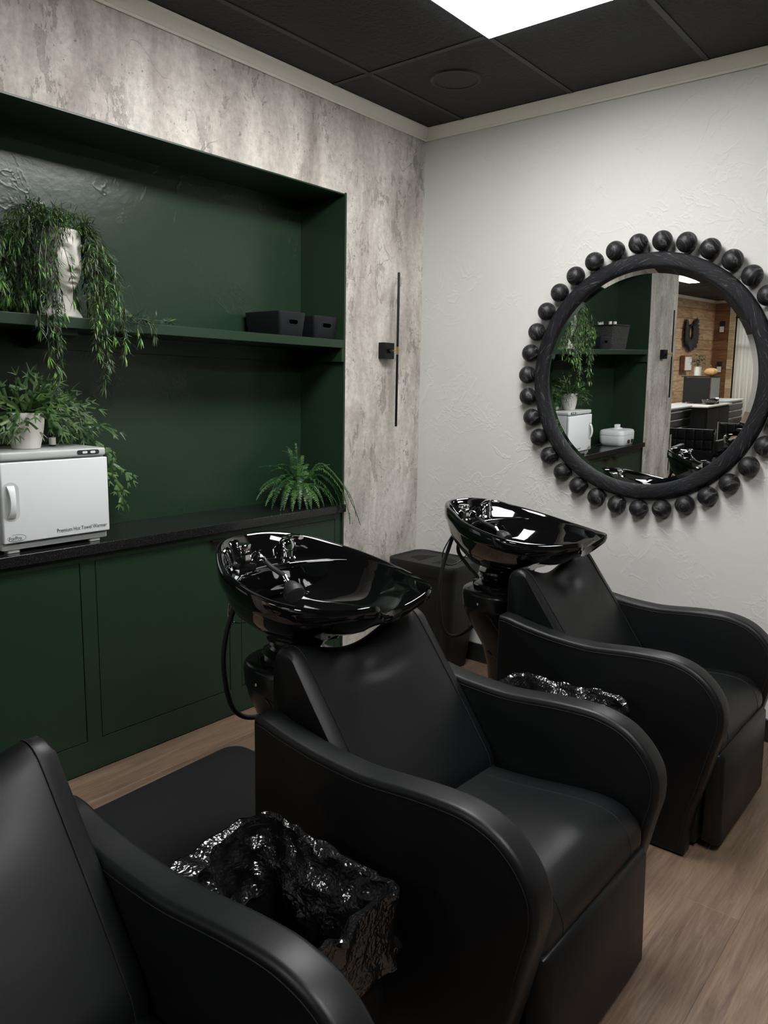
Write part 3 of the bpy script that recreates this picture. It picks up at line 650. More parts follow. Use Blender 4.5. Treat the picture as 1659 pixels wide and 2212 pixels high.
# ================================================================== WASTE BINS WITH BAGS
def make_bin(seed):
    root = thing('waste_bin', 'x', 'waste bin')
    hx, hy, H = .145, .215, .50
    L = []
    for z, s in ((.0, .80), (.01, .82), (H * .5, .91), (H - .012, .99), (H, 1.0), (H, .965), (H - .02, .955), (.02, .78)):
        L.append([(x * s, y * s, z) for x, y in rrect(-hx, hx, -hy, hy, .05)])
    m = MB(); m.loft(L, True, True); m.build('bin_body', M['satin'], root)
    base = rrect(-hx, hx, -hy, hy, .055, 7); per = []
    # resample the rim evenly
    pts = base + [base[0]]; seglen = [math.dist(pts[i], pts[i + 1]) for i in range(len(base))]; tot = sum(seglen); N = 150
    for k in range(N):
        t = tot * k / N; i = 0
        while t > seglen[i]: t -= seglen[i]; i += 1
        f = t / seglen[i]; per.append((pts[i][0] + (pts[i + 1][0] - pts[i][0]) * f, pts[i][1] + (pts[i + 1][1] - pts[i][1]) * f))
    prof = []   # (offset inward in metres, height)
    for k in range(22): prof.append((.066 - .012 * (k / 21), .08 + (H - .22) * (k / 21)))
    for k in range(1, 15): prof.append((.054 - .052 * (k / 14) ** 1.2, H - .14 + .152 * (k / 14)))
    prof += [(-.002, H + .019), (-.008, H + .022), (-.014, H + .018), (-.018, H + .008)]
    for k in range(1, 15): prof.append((-.018 + .004 * math.sin(k * .9), H + .008 - .011 * k))
    rows = []; rb = random.Random(seed)
    for j, (d, z) in enumerate(prof):
        Rw = []
        for k, (x, y) in enumerate(per):
            ln = math.hypot(x, y); nx, ny = x / ln, y / ln
            p = Vector((x * 4.2, y * 4.2, z * 4.2 + seed * 7))
            a = noise.noise(p * 1.3); b = 1 - 2 * abs(noise.noise(p * 3.3 + Vector((9, 3, seed)))); c = 1 - 2 * abs(noise.noise(p * 6.0))
            lo = z < H - .15 and d > 0; amp = .010 if lo else .014
            dd = d + amp * a + (.004 if lo else .015) * b + (.002 if lo else .007) * c
            if d > 0: dd = max(dd, .002 + .6 * d * 0)
            else: dd = min(dd, -.001)
            zz = z + (.022 * noise.noise(Vector((x * 7, y * 7, seed * 3.3))) + .010 * noise.noise(Vector((x * 22, y * 22, seed)))) * (1 if z > H - .05 else .5)
            if j > 38: zz -= max(0, noise.noise(Vector((x * 5, y * 5, seed + 40)))) * .09 * (j - 38) / 16
            # slumped fold of the bag into the bin on one side
            if d > 0 and z > .28:
                g = math.exp(-(((x + .10) / .06) ** 2 + ((y - .17) / .08) ** 2)); dd += g * .095 * math.sin(min(1, (z - .28) / .2) * PI * .75)
            Rw.append((x - nx * dd, y - ny * dd, zz))
        rows.append(Rw)
    m = MB(); m.loft(rows, True, False); m.build('bin_bag', M['bag'], root, ang=24)
    return root
b1 = make_bin(1); b1.location = (-2.575, -1.60, 0); b1['label'] = 'black waste bin with crumpled bag between the nearest and middle wash chairs'; b1['group'] = 'waste bins'
b2 = make_bin(5); b2.location = (-1.345, -1.58, 0); b2['label'] = 'black waste bin with crumpled bag between the middle wash chair and the mirror-side chair'; b2['group'] = 'waste bins'

# ================================================================== LAUNDRY HAMPER
hp = thing('laundry_hamper', 'black perforated plastic laundry hamper with lid in the room corner', 'hamper', (-.19, -.275, 0))
def uv_walls(o, me_rows):
    pass
H = .565; hx, hy = .155, .215
L = []
for z, s in ((.0, .74), (.008, .76), (.06, .79), (.5, .965), (H, .98)): L.append([(x * (s + .0), y * s + 0, z) for x, y in rrect(-hx, hx, -hy, hy, .06, 8)])
m = MB(); m.loft(L, True, False); hb = m.build('hamper_body', M['perf'], hp)
uv = hb.data.uv_layers.new(name='uv')
for pl in hb.data.polygons:
    for li in pl.loop_indices:
        v = hb.data.vertices[hb.data.loops[li].vertex_index].co; uv.data[li].uv = ((v.x + v.y) if abs(pl.normal.x) < .75 or True else v.y, v.z)
        uv.data[li].uv = (v.y + 1, v.z) if abs(pl.normal.x) > abs(pl.normal.y) else (v.x + 2, v.z)
cb_ = MB()
for sx, sy in ((-1, -1), (1, -1), (-1, 1), (1, 1)):
    for i in range(1): pass
L = []
m = MB(); L = [[(x * s, y * s, z) for x, y in rrect(-hx, hx, -hy, hy, .06, 8)] for z, s in ((H - .035, 1.0), (H - .004, 1.02), (H + .004, 1.03), (H + .022, 1.03), (H + .03, 1.015), (H + .031, .97), (H + .024, .94), (H + .023, .5))]
m.loft(L, False, True); lid = m.build('lid', M['matte'], hp, ang=40)
for k in range(9):
    for s in (-1, 1):
        g = MB(); y = s * .045 + s * .011 * k; g.tube(catmull([(-.085 + .006 * k, y, H + .0236), (0, y + .012 * (1 if s > 0 else -1) * 0, H + .0236), (.085 - .006 * k, y, H + .0236)], 4), .0012, 5); g.build('lid_slot', M['rubber'], lid)
# plain corner strips of the body
for sx in (-1, 1):
    for sy in (-1, 1):
        m = MB(); L = []
        for z, s in ((.004, .752), (.06, .794), (.5, .968), (H - .03, .984)):
            arc = []
            for i in range(9):
                a = math.radians(-12 + 114 * i / 8); arc.append((sx * ((hx - .06) + .0605 * math.cos(a)) * s * 1.003, sy * ((hy - .06) + .0605 * math.sin(a)) * s * 1.003, z))
            L.append(arc)
        m.loft(L, close=False); m.build('corner_post', M['matte'], hp, fix=True)

# ================================================================== ROUND MIRROR WITH BEADS
mr = thing('wall_mirror', 'large round wall mirror in a black wooden ring edged with beads', 'mirror', (-.040, -1.3115, 1.574)); mr.rotation_euler = (0, -.0204, 0)
RI, RO = .487, .556
m = MB(); m.lathe([(RI - .004, .012), (RI, -.006), (RI + .004, -.016), (RI + .016, -.022), (RO - .014, -.022), (RO - .003, -.016), (RO, -.006), (RO, .012)], 128, axis='x', cap=False)
ringo = m.build('frame', M['ring'], mr, ang=50)
gl = MB(); gl.lathe([(.001, 0.0), (RI - .022, 0.0)], 128, axis='x', cap=False)
gl.build('mirror_glass', M['mirror'], mr, ang=0, fix=True)
gl = MB(); gl.lathe([(RI - .022, 0.0), (RI + .002, .0016)], 128, axis='x', cap=False); gl.build('glass_bevel', M['mirror'], mr, ang=0)
gl = MB(); gl.lathe([(.001, .008), (RO - .01, .008), (RO - .01, .012), (.001, .012)], 96, axis='x', cap=False); gl.build('backing', M['matte'], mr)
bm_ = MB(); bm_.sphere((0, 0, 0), .0437, 28, 16); bme = bm_.mesh('bead', M['bead'], ang=0)
for k in range(35):
    a = math.radians(86.0 + 360 / 35 * k); share('bead', bme, mr, (.003, -.603 * math.cos(a), .603 * math.sin(a)), (random.uniform(-.3, .3), random.uniform(-.3, .3), random.uniform(-.3, .3)))

# ================================================================== WALL SCONCES
def sconce(x, lab):
    t = thing('wall_sconce', lab, 'wall lamp', (x, 0, 1.705), group='slim rod wall sconces')
    boxobj('back_plate', (-.042, .042, -.042, -.0005, -.042, .042), M['blackmetal'], t, bevel=.002)
    m = MB(); m.lathe([(.012, -.056), (.013, -.050), (.009, -.042)], 16, axis='y'); m.build('collar', M['blackmetal'], t)
    m = MB(); m.lathe([(.0042, -.092), (.0042, -.045)], 14, axis='y'); m.build('stem', M['brass'], t)
    m = MB(); m.lathe([(.0072, -.0205), (.0072, .0205)], 20, (0, -.096, 0)); m.build('sleeve', M['brass'], t)
    m = MB(); m.lathe([(.0064, .0205), (.0064, .394), (.0055, .396)], 20, (0, -.096, 0)); m.build('rod', M['blackmetal'], t)
    m = MB(); m.lathe([(.0055, -.396), (.0064, -.394), (.0064, -.0205)], 20, (0, -.096, 0)); m.build('rod', M['blackmetal'], t)
sconce(-.331, 'slim vertical black rod wall sconce with brass joint between alcove and corner')
sconce(-3.835, 'slim black rod wall sconce on the far concrete column, seen in the mirror')

# ================================================================== SHELF BINS
def shelf_bin(name, loc, w, d, h, lab):
    t = thing(name, lab, 'storage box', loc, group='black shelf boxes')
    m = MB(); L = []
    for z, s in ((0, .0), (.003, -.002), (h - .004, -.012)): L.append([(x, y, z) for x, y in rrect(-w / 2 - s * 0 + .012 + s, w / 2 - .012 - s, -d / 2 + .012 + s, d / 2 - .012 - s, .018, 5)])
    # front wall carries an oblong hand hole: uncut, its inner shade painted as a black face inside a raised rim
    m.loft(L, True, False); m.build('box_body', M['binp'], t, ang=40)
    m = MB(); m.loft([[(x, y, z) for x, y in rrect(-w / 2 + q, w / 2 - q, -d / 2 + q, d / 2 - q, .018, 5)] for z, q in ((h - .006, .003), (h - .006, 0), (h, 0), (h + .001, .002), (h + .001, .01), (h - .006, .012))], False, False); m.build('rim', M['binp'], t, ang=40)
    for s in (-1, 1):
        y0 = s * (d / 2 - .0025 - .001)
        sl = MB(); R = [(a, b) for a, b in rrect(-.034, .034, h * .46, h * .46 + .03, .0149, 6)]; R2 = [(a, b) for a, b in rrect(-.029, .029, h * .46 + .005, h * .46 + .025, .0099, 6)]
        k = lambda z: s * (d / 2 - .012 + .002 + .010 * (z / h) + .0006)
        sl.loft([[(a, k(b) - s * .002, b) for a, b in R], [(a, k(b) + s * .0018, b) for a, b in R], [(a, k(b) + s * .0018, b) for a, b in R2], [(a, k(b) - s * .0008, b) for a, b in R2]], False, False); sl.build('handle_rim', M['binp'], t)
        ho = MB(); ho.add([(a, k(b) + s * .0004, b) for a, b in R2], [tuple(range(len(R2)))]); ho.build('handle_hole_shade', plain('hole_shade_black', (.0004, .0004, .0004, 1), 1.0, spec=0.0), t)
    return t
shelf_bin('storage_box', (-.963, .155, 1.744), .172, .255, .112, 'black plastic storage box with hand hole, left of the pair on the shelf')
shelf_bin('storage_box', (-.740, .150, 1.744), .170, .255, .108, 'black plastic storage box with hand hole, right of the pair by the alcove side')
shelf_bin('storage_box', (-2.66, .14, 1.744), .15, .22, .10, 'small black plastic box beside the wicker basket, seen in the mirror')

# ================================================================== TOWEL WARMER
def text_mesh(name, body, size, mat, parent, loc, rot, sx=1.0, label=None):
    cu = bpy.data.curves.new(name, 'FONT'); cu.body = body; cu.size = size; cu.extrude = .0002; cu.resolution_u = 3
    to = bpy.data.objects.new(name, cu); COL.objects.link(to); bpy.context.view_layer.update()
    me = bpy.data.meshes.new_from_object(to.evaluated_get(bpy.context.evaluated_depsgraph_get())); bpy.data.objects.remove(to)
    me.materials.clear(); me.materials.append(mat)
    o = bpy.data.objects.new(name, me); COL.objects.link(o); o.parent = parent; o.location = loc; o.rotation_euler = rot; o.scale = (sx, 1, 1); return o
tw = thing('towel_warmer', 'white hot towel warmer cabinet with grey top standing on the worktop', 'towel warmer', (-2.1735, .0, .914))
wx = .2015
m = MB(); rbox(m, -wx, wx, .014, .272, .012, .036, .012, .003); m.v = [(x, y, z) for x, y, z in m.v]; m.build('base_tray', M['grey'], tw)
m = MB(); rbox(m, -wx + .001, wx - .001, .018, .275, .036, .328, .008, .003); m.build('cabinet_body', M['grey'], tw)
m = MB(); rbox(m, -wx, wx, .0, .278, .329, .357, .014, .007); m.build('top_cover', M['grey'], tw)
m = MB(); rbox(m, -wx, wx, -.004, .016, .040, .322, .006, .004); dr = m.build('door', M['white'], tw)
hn = MB()
hx0 = -.196
L = []
for i in range(13):
    t = i / 12; z = .130 + .112 * t; bow = math.sin(PI * t) ** .7 * .018; wd = .014 - .004 * math.sin(PI * t)
    L.append([(-.172 + a * wd, -.006 - bow + b, z) for a, b in ((-1, .002), (-.9, -.003), (0, -.005), (.9, -.003), (1, .002), (0, .0035))])
hn.loft(L, True, True); hn.build('handle', M['white'], dr, ang=50)
m = MB(); m.loft([[(x, -.0042 - q, z) for x, z in rrect(-.2, -.142, .118, .254, .027, 8)] for q in (0.0, .0005)], True, True); m.build('handle_recess', M['grey'], dr)
cp = MB(); cp.loft([[(x, y, z) for x, z in rrect(.082, .170, .335, .352, .0078, 6)] for y in (.001, -.0016)], True, True); pn = cp.build('control_panel', M['dark'], tw)
for a in (.102, .134):
    m = MB(); m.loft([[(x, y, z) for x, z in rrect(a, a + .020, .339, .348, .0042, 6)] for y in (-.0015, -.0042)], True, True); m.build('button', M['white'], pn, bevel=.0006)
for a in (.0895, .162):
    m = MB(); m.lathe([(.0013, -.0022), (.0013, -.0012)], 10, (a, 0, .3435), 'y'); m.build('indicator', M['red'], pn)
for fx in (-.16, .15):
    for fy in (.03, .24):
        m = MB(); rbox(m, fx - .022, fx + .022, fy - .012, fy + .022, .0005, .0135, .006, .002); m.build('foot', M['grey'], tw)
text_mesh('lettering', 'Premium Hot Towel Warmer', .0205, M['ink'], tw, (-.012, -.0045, .0565), (PI / 2, 0, 0), .80)
text_mesh('lettering', 'ForPro', .0185, M['ink'], tw, (-.186, -.0045, .051), (PI / 2, 0, 0), .86)
m = MB(); m.tube([(-.158 + .032 * math.cos(a) , -.0044, .0575 + .0125 * math.sin(a)) for a in [math.radians(-200 + 320 * i / 40) for i in range(41)]], .0005, 5); m.build('logo_ring', M['ink'], tw)
m = MB(); m.tube([(-.184, -.0044, .0485), (-.136, -.0044, .0485)], .0005, 5); m.build('logo_line', M['ink'], tw)

# small bottle on the warmer
bt = thing('oil_bottle', 'tiny dark dropper bottle with white label beside the plant pot', 'bottle', (-2.098, .165, 1.2715))
m = MB(); m.lathe([(.0105, 0), (.0125, .002), (.0125, .036), (.009, .041), (.006, .043), (.006, .046)], 20); m.build('glass_body', M['glassb'], bt)
m = MB(); m.lathe([(.0128, .006), (.0128, .034)], 20, cap=False); m.build('paper_label', M['ceramic'], bt)
m = MB(); m.lathe([(.0075, .046), (.0078, .056), (.006, .058), (.001, .058)], 16); m.build('cap', M['rubber'], bt)

# ================================================================== FOLIAGE HELPERS
def leaf(m, p, d, up, ln, wd, mi, curl=.15):
    """a slim pointed leaf: 5 verts"""
    d = d.normalized(); s = d.cross(up)
    if s.length < 1e-4: s = d.cross(Vector((1, 0, 0)))
    s.normalize(); u = s.cross(d)
    a = p; b = p + d * ln * .4 + s * wd * .5 + u * curl * ln * .12; c = p + d * ln * .4 - s * wd * .5 + u * curl * ln * .12; t = p + d * ln - u * curl * ln * .25; q = p + d * ln * .45 + u * curl * ln * .05
    m.add([a, b, t, c, q], [(0, 1, 4), (0, 4, 3), (1, 2, 4), (4, 2, 3)], mi)
def strand(parent, pts, rnd, dens=1.0, name='strand'):
    m = MB(); m.mi = 4; m.tube(pts, .0013, 4); n = len(pts)
    tot = sum((pts[i + 1] - pts[i]).length for i in range(n - 1)); acc = 0; nxt = .0
    for i in range(n - 1):
        seg = (pts[i + 1] - pts[i]); L = seg.length; td = seg.normalized()
        while nxt < acc + L:
            p = pts[i] + td * (nxt - acc); f = nxt / tot
            side = Vector((rnd.gauss(0, 1), rnd.gauss(0, 1), rnd.gauss(0, .5))); side = (side - td * side.dot(td)).normalized()
            # twig
            tl = rnd.uniform(.018, .05) * (1.1 - .5 * f); tw_d = (td * .9 + side * .9 + Vector((0, 0, -.25))).normalized()
            e_ = p + tw_d * tl
            m.add([p + side * .0006, p - side * .0006, e_], [(0, 1, 2)], 4)
            bright = rnd.random() < .26
            for k in range(5):
                q = p + tw_d * tl * (k / 4.0)
                sd = Vector((rnd.gauss(0, 1), rnd.gauss(0, 1), rnd.gauss(0, .7))); sd = (sd - tw_d * sd.dot(tw_d)); sd.normalize()
                ld = (tw_d * 1.0 + sd * .75 + Vector((0, 0, -.15)))
                mi = (2 if rnd.random() < .75 else 1) if (bright and k > 1) else (0 if rnd.random() < .42 else (3 if rnd.random() < .4 else 1))
                leaf(m, q, ld, Vector((0, 0, 1)), rnd.uniform(.024, .042), rnd.uniform(.0034, .0052), mi)
            nxt += .0135 / dens
        acc += L
    # tip tuft
    td = (pts[-1] - pts[-2]).normalized()
    for k in range(6):
        sd = Vector((rnd.gauss(0, 1), rnd.gauss(0, 1), rnd.gauss(0, 1))); leaf(m, pts[-1], td + sd * .35, Vector((0, 0, 1)), .045, .006, rnd.choice((2, 2, 1, 3)))
    def keep(x, y, z):
        y = min(y, .188)
        if y > -.115:
            if z > -.03: z = max(z, .001)
            else: y = -.117
        return (x, y, z)
    m.v = [keep(*p) for p in m.v]
    return m.build(name, [M['lf0'], M['lf1'], M['lf2'], M['lf3'], M['stem']], parent, smooth=False, fix=False)

# ---- head planter with trailing plant
HX, HY, HZ = -2.072, .105, 1.7435
hpn = thing('head_planter', 'white face-shaped planter overflowing with long trailing greenery on the shelf', 'potted plant', (HX, HY, HZ))
def head():
    lv = [(0, .074, .070), (.006, .078, .073), (.02, .070, .066), (.045, .052, .050), (.075, .044, .045), (.1, .045, .05), (.115, .052, .06), (.135, .062, .070), (.16, .069, .075), (.19, .074, .078), (.22, .077, .080), (.25, .079, .081), (.28, .080, .082), (.3, .0805, .082), (.309, .0785, .080)]
    cz = catmull([(a, b, c) for a, b, c in lv], 6); loops = []
    NS = 96
    for p in cz:
        z, rx, ry = p.x, p.y, p.z; Lp = []
        for k in range(NS):
            a = 2 * PI * k / NS - PI / 2  # k=0 faces -y
            da = (2 * PI * k / NS + PI) % (2 * PI) - PI
            u, v = math.cos(a), math.sin(a); x = rx * u; y = ry * v
            G = lambda zc, sz, ac, sa: math.exp(-((z - zc) / sz) ** 2 - ((abs(da) - ac) / sa) ** 2)
            g0 = lambda zc, sz, sa: math.exp(-((z - zc) / sz) ** 2 - (da / sa) ** 2)
            dsp = 0
            # nose: wedge growing downward to the tip
            if .165 < z < .262:
                t = (z - .165) / .097; dsp += (.023 * (1 - t) ** .8 * min(1, (z - .165) / .017) + .003) * math.exp(-(da / (.14 + .12 * (1 - t))) ** 2)
            dsp += .010 * G(.172, .009, .22, .12)          # nostril wings
            dsp += .008 * math.exp(-((z - .258) / .010) ** 2) * math.exp(-((abs(da) - .42) / .34) ** 2)   # brow
            dsp -= .013 * G(.235, .016, .42, .20)          # eye socket
            dsp += .007 * G(.232, .009, .42, .17)          # closed lids
            dsp += .011 * g0(.146, .0065, .26) - .003 * g0(.1375, .003, .30) + .010 * g0(.129, .0065, .22)   # lips
            dsp -= .004 * g0(.157, .006, .10)
            dsp += .016 * g0(.105, .013, .30) - .004 * g0(.119, .005, .3)         # chin
            dsp += .004 * G(.18, .03, .75, .3)             # cheeks
            if z < .1: dsp *= max(0, (z - .085) / .015)
            Lp.append((x + u * dsp, y + v * dsp, z))
        loops.append(Lp)
    top = cz[-1]
    for s_, z in ((.93, .305), (.90, .29), (.86, .25)): loops.append([(top.y * s_ * math.cos(2 * PI * k / NS - PI / 2), top.z * s_ * math.sin(2 * PI * k / NS - PI / 2), z) for k in range(NS)])
    m = MB(); m.loft(loops, True, True); return m.build('planter', M['ceramic'], hpn, ang=55)
head().rotation_euler = (0, 0, .25)
m = MB(); m.lathe([(.001, .296), (.045, .292), (.066, .285)], 24, cap=False); m.build('moss', M['soil'], hpn)
rnd = random.Random(3)
def HS(x, y, z): return Vector((x - HX, y - HY, z - HZ))
def path(th, a, end, lift=.06, n=14, r0=.055):
    s = Vector((r0 * math.cos(th), r0 * math.sin(th), .298)); e_ = Vector(end)
    c1 = s + Vector((math.cos(th) * a, math.sin(th) * a, lift)); c2 = Vector((e_.x * .92 + c1.x * .08, e_.y * .92 + c1.y * .08, max(e_.z + .12, .18) if e_.z < .2 else e_.z + .05))
    return [p + Vector((rnd.uniform(-.003, .003), rnd.uniform(-.003, .003), 0)) for p in bez(s, c1, c2, e_, n)]
# long strands that spill over the shelf front
longs = [((-2.185, -.055, 1.50), -1.9), ((-2.205, -.05, 1.60), -2.2), ((-2.165, -.05, 1.56), -1.75), ((-2.0, -.055, 1.50), -.9), ((-1.985, -.06, 1.585), -.7), ((-1.91, -.05, 1.615), -.55), ((-1.90, -.045, 1.66), -.4), ((-2.02, -.05, 1.62), -1.0), ((-2.23, -.05, 1.69), -2.4), ((-2.17, -.052, 1.66), -2.0), ((-1.95, -.055, 1.68), -.6)]
for e_, th in longs:
    el = HS(*e_); s = Vector((.055 * math.cos(th), .055 * math.sin(th), .298))
    edge = Vector((el.x * .93, -.142, .06 + rnd.uniform(0, .03))); mid = Vector((el.x * .85, el.y * .5 - .05, .20))
    pts = catmull([s, s + Vector((math.cos(th) * .05, math.sin(th) * .05, .035)), mid, edge, Vector((el.x, -.155, el.z * .45 - .01)), el], 5); strand(hpn, pts, rnd, 1.0)
# hanging round the head down to the shelf
for k in range(54):
    th = rnd.uniform(-.75, PI + .75) if k % 4 else rnd.uniform(-1.0, .1)
    if k % 5 == 0: th = rnd.uniform(2.6, 4.0)
    R_ = rnd.uniform(.11, .21); ex, ey = R_ * math.cos(th), R_ * .75 * math.sin(th)
    ey = max(-.10, min(.165, ey)); strand(hpn, path(th, rnd.uniform(.05, .11), (ex, ey, rnd.uniform(.02, .16)), rnd.uniform(.05, .11)), rnd, .9)
for k in range(14):   # left curtain past the frame edge
    ex = rnd.uniform(-.30, -.15); strand(hpn, path(PI + rnd.uniform(-.5, .7), rnd.uniform(.08, .16), (ex, rnd.uniform(-.11, .1), rnd.uniform(.02, .12)), rnd.uniform(.06, .12)), rnd, .9)
for k in range(5):   # right-hand fall
    strand(hpn, path(rnd.uniform(-.5, .3), rnd.uniform(.07, .12), (rnd.uniform(.12, .2), rnd.uniform(-.09, .04), rnd.uniform(.02, .10)), rnd.uniform(.05, .09)), rnd, 1.0)
for k in range(20):  # short crown on top
    th = rnd.uniform(0, 2 * PI); strand(hpn, path(th, .03, (rnd.uniform(-.13, .10), rnd.uniform(.0, .12), rnd.uniform(.32, .385)), .07, 8, .03), rnd, 1.1)
for pts in ([(.06, -.02, .29), (.13, -.05, .2), (.17, -.07, .05), (.26, -.075, .022), (.36, -.07, .018), (.43, -.07, .020)], [(.05, -.03, .29), (.11, -.08, .2), (.15, -.10, .06), (.22, -.105, .02), (.29, -.112, .012), (.30, -.132, -.01), (.305, -.135, -.045)],
            [(.05, -.03, .29), (.12, -.05, .18), (.16, -.085, .05), (.2, -.11, .03), (.23, -.135, .0), (.235, -.15, -.06)]):
    strand(hpn, catmull(pts, 5), rnd, 1.0)
# two thin wisps over the face
for pts in ([(-.04, -.065, .305), (-.045, -.10, .28), (-.03, -.118, .20), (-.015, -.12, .12), (-.012, -.115, .06)], [(-.05, -.05, .305), (-.075, -.095, .27), (-.07, -.115, .16), (-.05, -.115, .05), (-.045, -.115, .015)], [(-.06, -.04, .305), (-.1, -.085, .26), (-.105, -.115, .12), (-.085, -.12, .02)]):
    strand(hpn, catmull(pts, 5), rnd, .55)

# ---- staghorn fern in a white pot on the warmer
sp = thing('potted_fern', 'white round pot with forked staghorn fern leaves on the towel warmer', 'potted plant', (-2.218, .125, 1.2715))
m = MB(); m.lathe([(.044, 0), (.048, .002), (.058, .045), (.065, .09), (.0675, .128), (.066, .131), (.062, .130), (.058, .10), (.05, .09)], 48); m.build('pot', M['ceramic'], sp)
m = MB(); m.lathe([(.001, .118), (.058, .112)], 24, cap=False); m.build('moss', M['soil'], sp)
def fork(m, p, d, up, w, ln, depth, rnd, mi):
    """forked ribbon leaf"""
    d = d.normalized(); n = 3; cur = p; s = d.cross(up); s.normalize()
    L = []
    for i in range(n + 1):
        t = i / n; ww = w * (1 + .25 * t if depth else 1 - .75 * t)
        L.append((cur - s * ww * .5, cur + (up * .15 * ww), cur + s * ww * .5))
        d = (d + Vector((0, 0, -.10)) + Vector((rnd.gauss(0, .05), rnd.gauss(0, .05), rnd.gauss(0, .05)))).normalized(); cur = cur + d * (ln / n); s2 = d.cross(up)
        if s2.length > .1: s = s2.normalized()
    m.loft([list(map(tuple, q)) for q in L], close=False); 
    for k in range(len(m.m) - 2 * n, len(m.m)): m.m[k] = mi
    if depth:
        k = 2 if rnd.random() < .55 else 3
        for j in range(k):
            a = (j - (k - 1) / 2) * rnd.uniform(.65, .95); dd = d * math.cos(a) + s * math.sin(a)
            fork(m, cur - d * ln * .06, dd, up, w * .8, ln * rnd.uniform(.55, .85), depth - 1, rnd, mi)
rn2 = random.Random(11)
def frond_fork(start, d, ln, w, depth, mi):
    m = MB(); fork(m, Vector(start), Vector(d), Vector((-.35 + rn2.gauss(0, .35), -.75, .55 + rn2.gauss(0, .35))).normalized(), w, ln, depth, rn2, mi)
    m.v = [(x, min(y, .168), max(z, .002) if x < .245 else z) for x, y, z in m.v]
    o = m.build('leaf', [M['st0'], M['st1'], M['st2']], sp, fix=False, smooth=True, ang=0)
for k in range(64):
    th = rn2.uniform(0, 2 * PI); el = rn2.uniform(-.1, 1.1); r0 = rn2.uniform(.01, .05)
    frond_fork((r0 * math.cos(th), r0 * math.sin(th), .118 + rn2.uniform(0, .02)), (math.cos(th) * math.cos(el), math.sin(th) * math.cos(el) * .7, math.sin(el)), rn2.uniform(.045, .07), rn2.uniform(.010, .014), 2, rn2.choice((0, 0, 2, 2, 1)))
for k in range(46):   # heavy spread to the right and behind
    bx = rn2.uniform(.05, .24); by = rn2.uniform(.0, .13); bz = .155 - .42 * max(0, bx - .08) + rn2.uniform(-.035, .03)
    frond_fork((bx, by, bz), (rn2.uniform(.3, 1), rn2.uniform(-.8, .3), rn2.uniform(-.7, .5)), rn2.uniform(.042, .062), rn2.uniform(.010, .014), 2, rn2.choice((0, 2, 2, 1)))
for b, dr_ in (((.33, .13, .02), (.5, -.2, -.8)), ((.38, .12, -.04), (.7, -.2, -.9)), ((.36, .13, -.08), (.5, -.2, -1)), ((.40, .12, -.11), (.6, -.2, -.9)), ((.42, .12, -.13), (.3, -.2, -1)), ((.43, .12, -.10), (.9, -.2, -.6)), ((.29, .12, .05), (.8, -.2, -.6)), ((.44, .12, -.17), (.2, -.2, -1)), ((.35, .13, .0), (.8, -.3, -.5))):
    frond_fork(b, dr_, rn2.uniform(.04, .055), .012, 2, rn2.choice((1, 2)))
for pts in ([(.03, .02, .12), (.12, .07, .17), (.24, .11, .09), (.36, .13, -.03), (.44, .12, -.17)], [(.02, .03, .12), (.1, .09, .16), (.2, .12, .10), (.30, .13, .04)]):
    m = MB(); m.tube(catmull(pts, 5), .003, 6); m.build('runner', M['st0'], sp)
for k in range(7):    # leaves hanging over the pot front
    th = rn2.uniform(-3.1, -2.3); frond_fork((.06 * math.cos(th), .06 * math.sin(th), .128), (math.cos(th) * .9, math.sin(th) * .7, -.35 + rn2.uniform(-.5, .3)), .045, .012, 2, 1)
for d_ in ((.15, 0, 1), (.45, -.1, .9), (-.1, 0, 1)): frond_fork((.03, .0, .13), d_, .07, .011, 2, 2)

# ---- Boston fern on the worktop
fp = thing('boston_fern', 'lush green Boston fern with arching fronds at the right end of the worktop', 'potted plant', (-.835, .125, .9145))
m = MB(); m.lathe([(.035, 0), (.05, .03), (.055, .06), (.05, .065), (.001, .062)], 24); m.build('pot', M['matte'], fp)
rn3 = random.Random(5)
def bfrond(pts, w0):
    m = MB(); m.mi = 1; m.tube(pts, .0012, 4); n = len(pts); L = [0]
    for i in range(n - 1): L.append(L[-1] + (pts[i + 1] - pts[i]).length)
    T = L[-1]; s = .02; i = 0; mi = rn3.choice((0, 0, 1, 1, 2))
    while s < T:
        while L[i + 1] < s: i += 1
        f = (s - L[i]) / (L[i + 1] - L[i]); p = pts[i].lerp(pts[i + 1], f); td = (pts[i + 1] - pts[i]).normalized(); u = s / T
        w = w0 * min(1, .35 + u * 3) * (1 - u ** 2.2) + .004
        sd = td.cross(Vector((0, 0, 1)))
        if sd.length < .15: sd = Vector((1, 0, 0))
        sd.normalize(); nn = sd.cross(td).normalized()
        for sg in (-1, 1):
            dd = (sd * sg + td * .28 - nn * .12 + Vector((rn3.gauss(0, .08), rn3.gauss(0, .08), rn3.gauss(0, .08)))).normalized(); hw = .0030
            a = p + td * hw; b = p - td * hw; c = p + dd * w * .55; tip = p + dd * w - nn * w * .15
            m.add([b, a, c + td * hw * .9, tip, c - td * hw * .9], [(0, 1, 2, 4), (4, 2, 3)], mi if rn3.random() < .7 else rn3.choice((0, 1, 2)))
        s += .0088
    m.v = [(min(x, .184) if y > -.13 else x, min(y, .168), max(z, .0015) if y > -.153 else z) for x, y, z in m.v]
    m.build('frond', [M['fn0'], M['fn1'], M['fn2']], fp, fix=False, smooth=False)
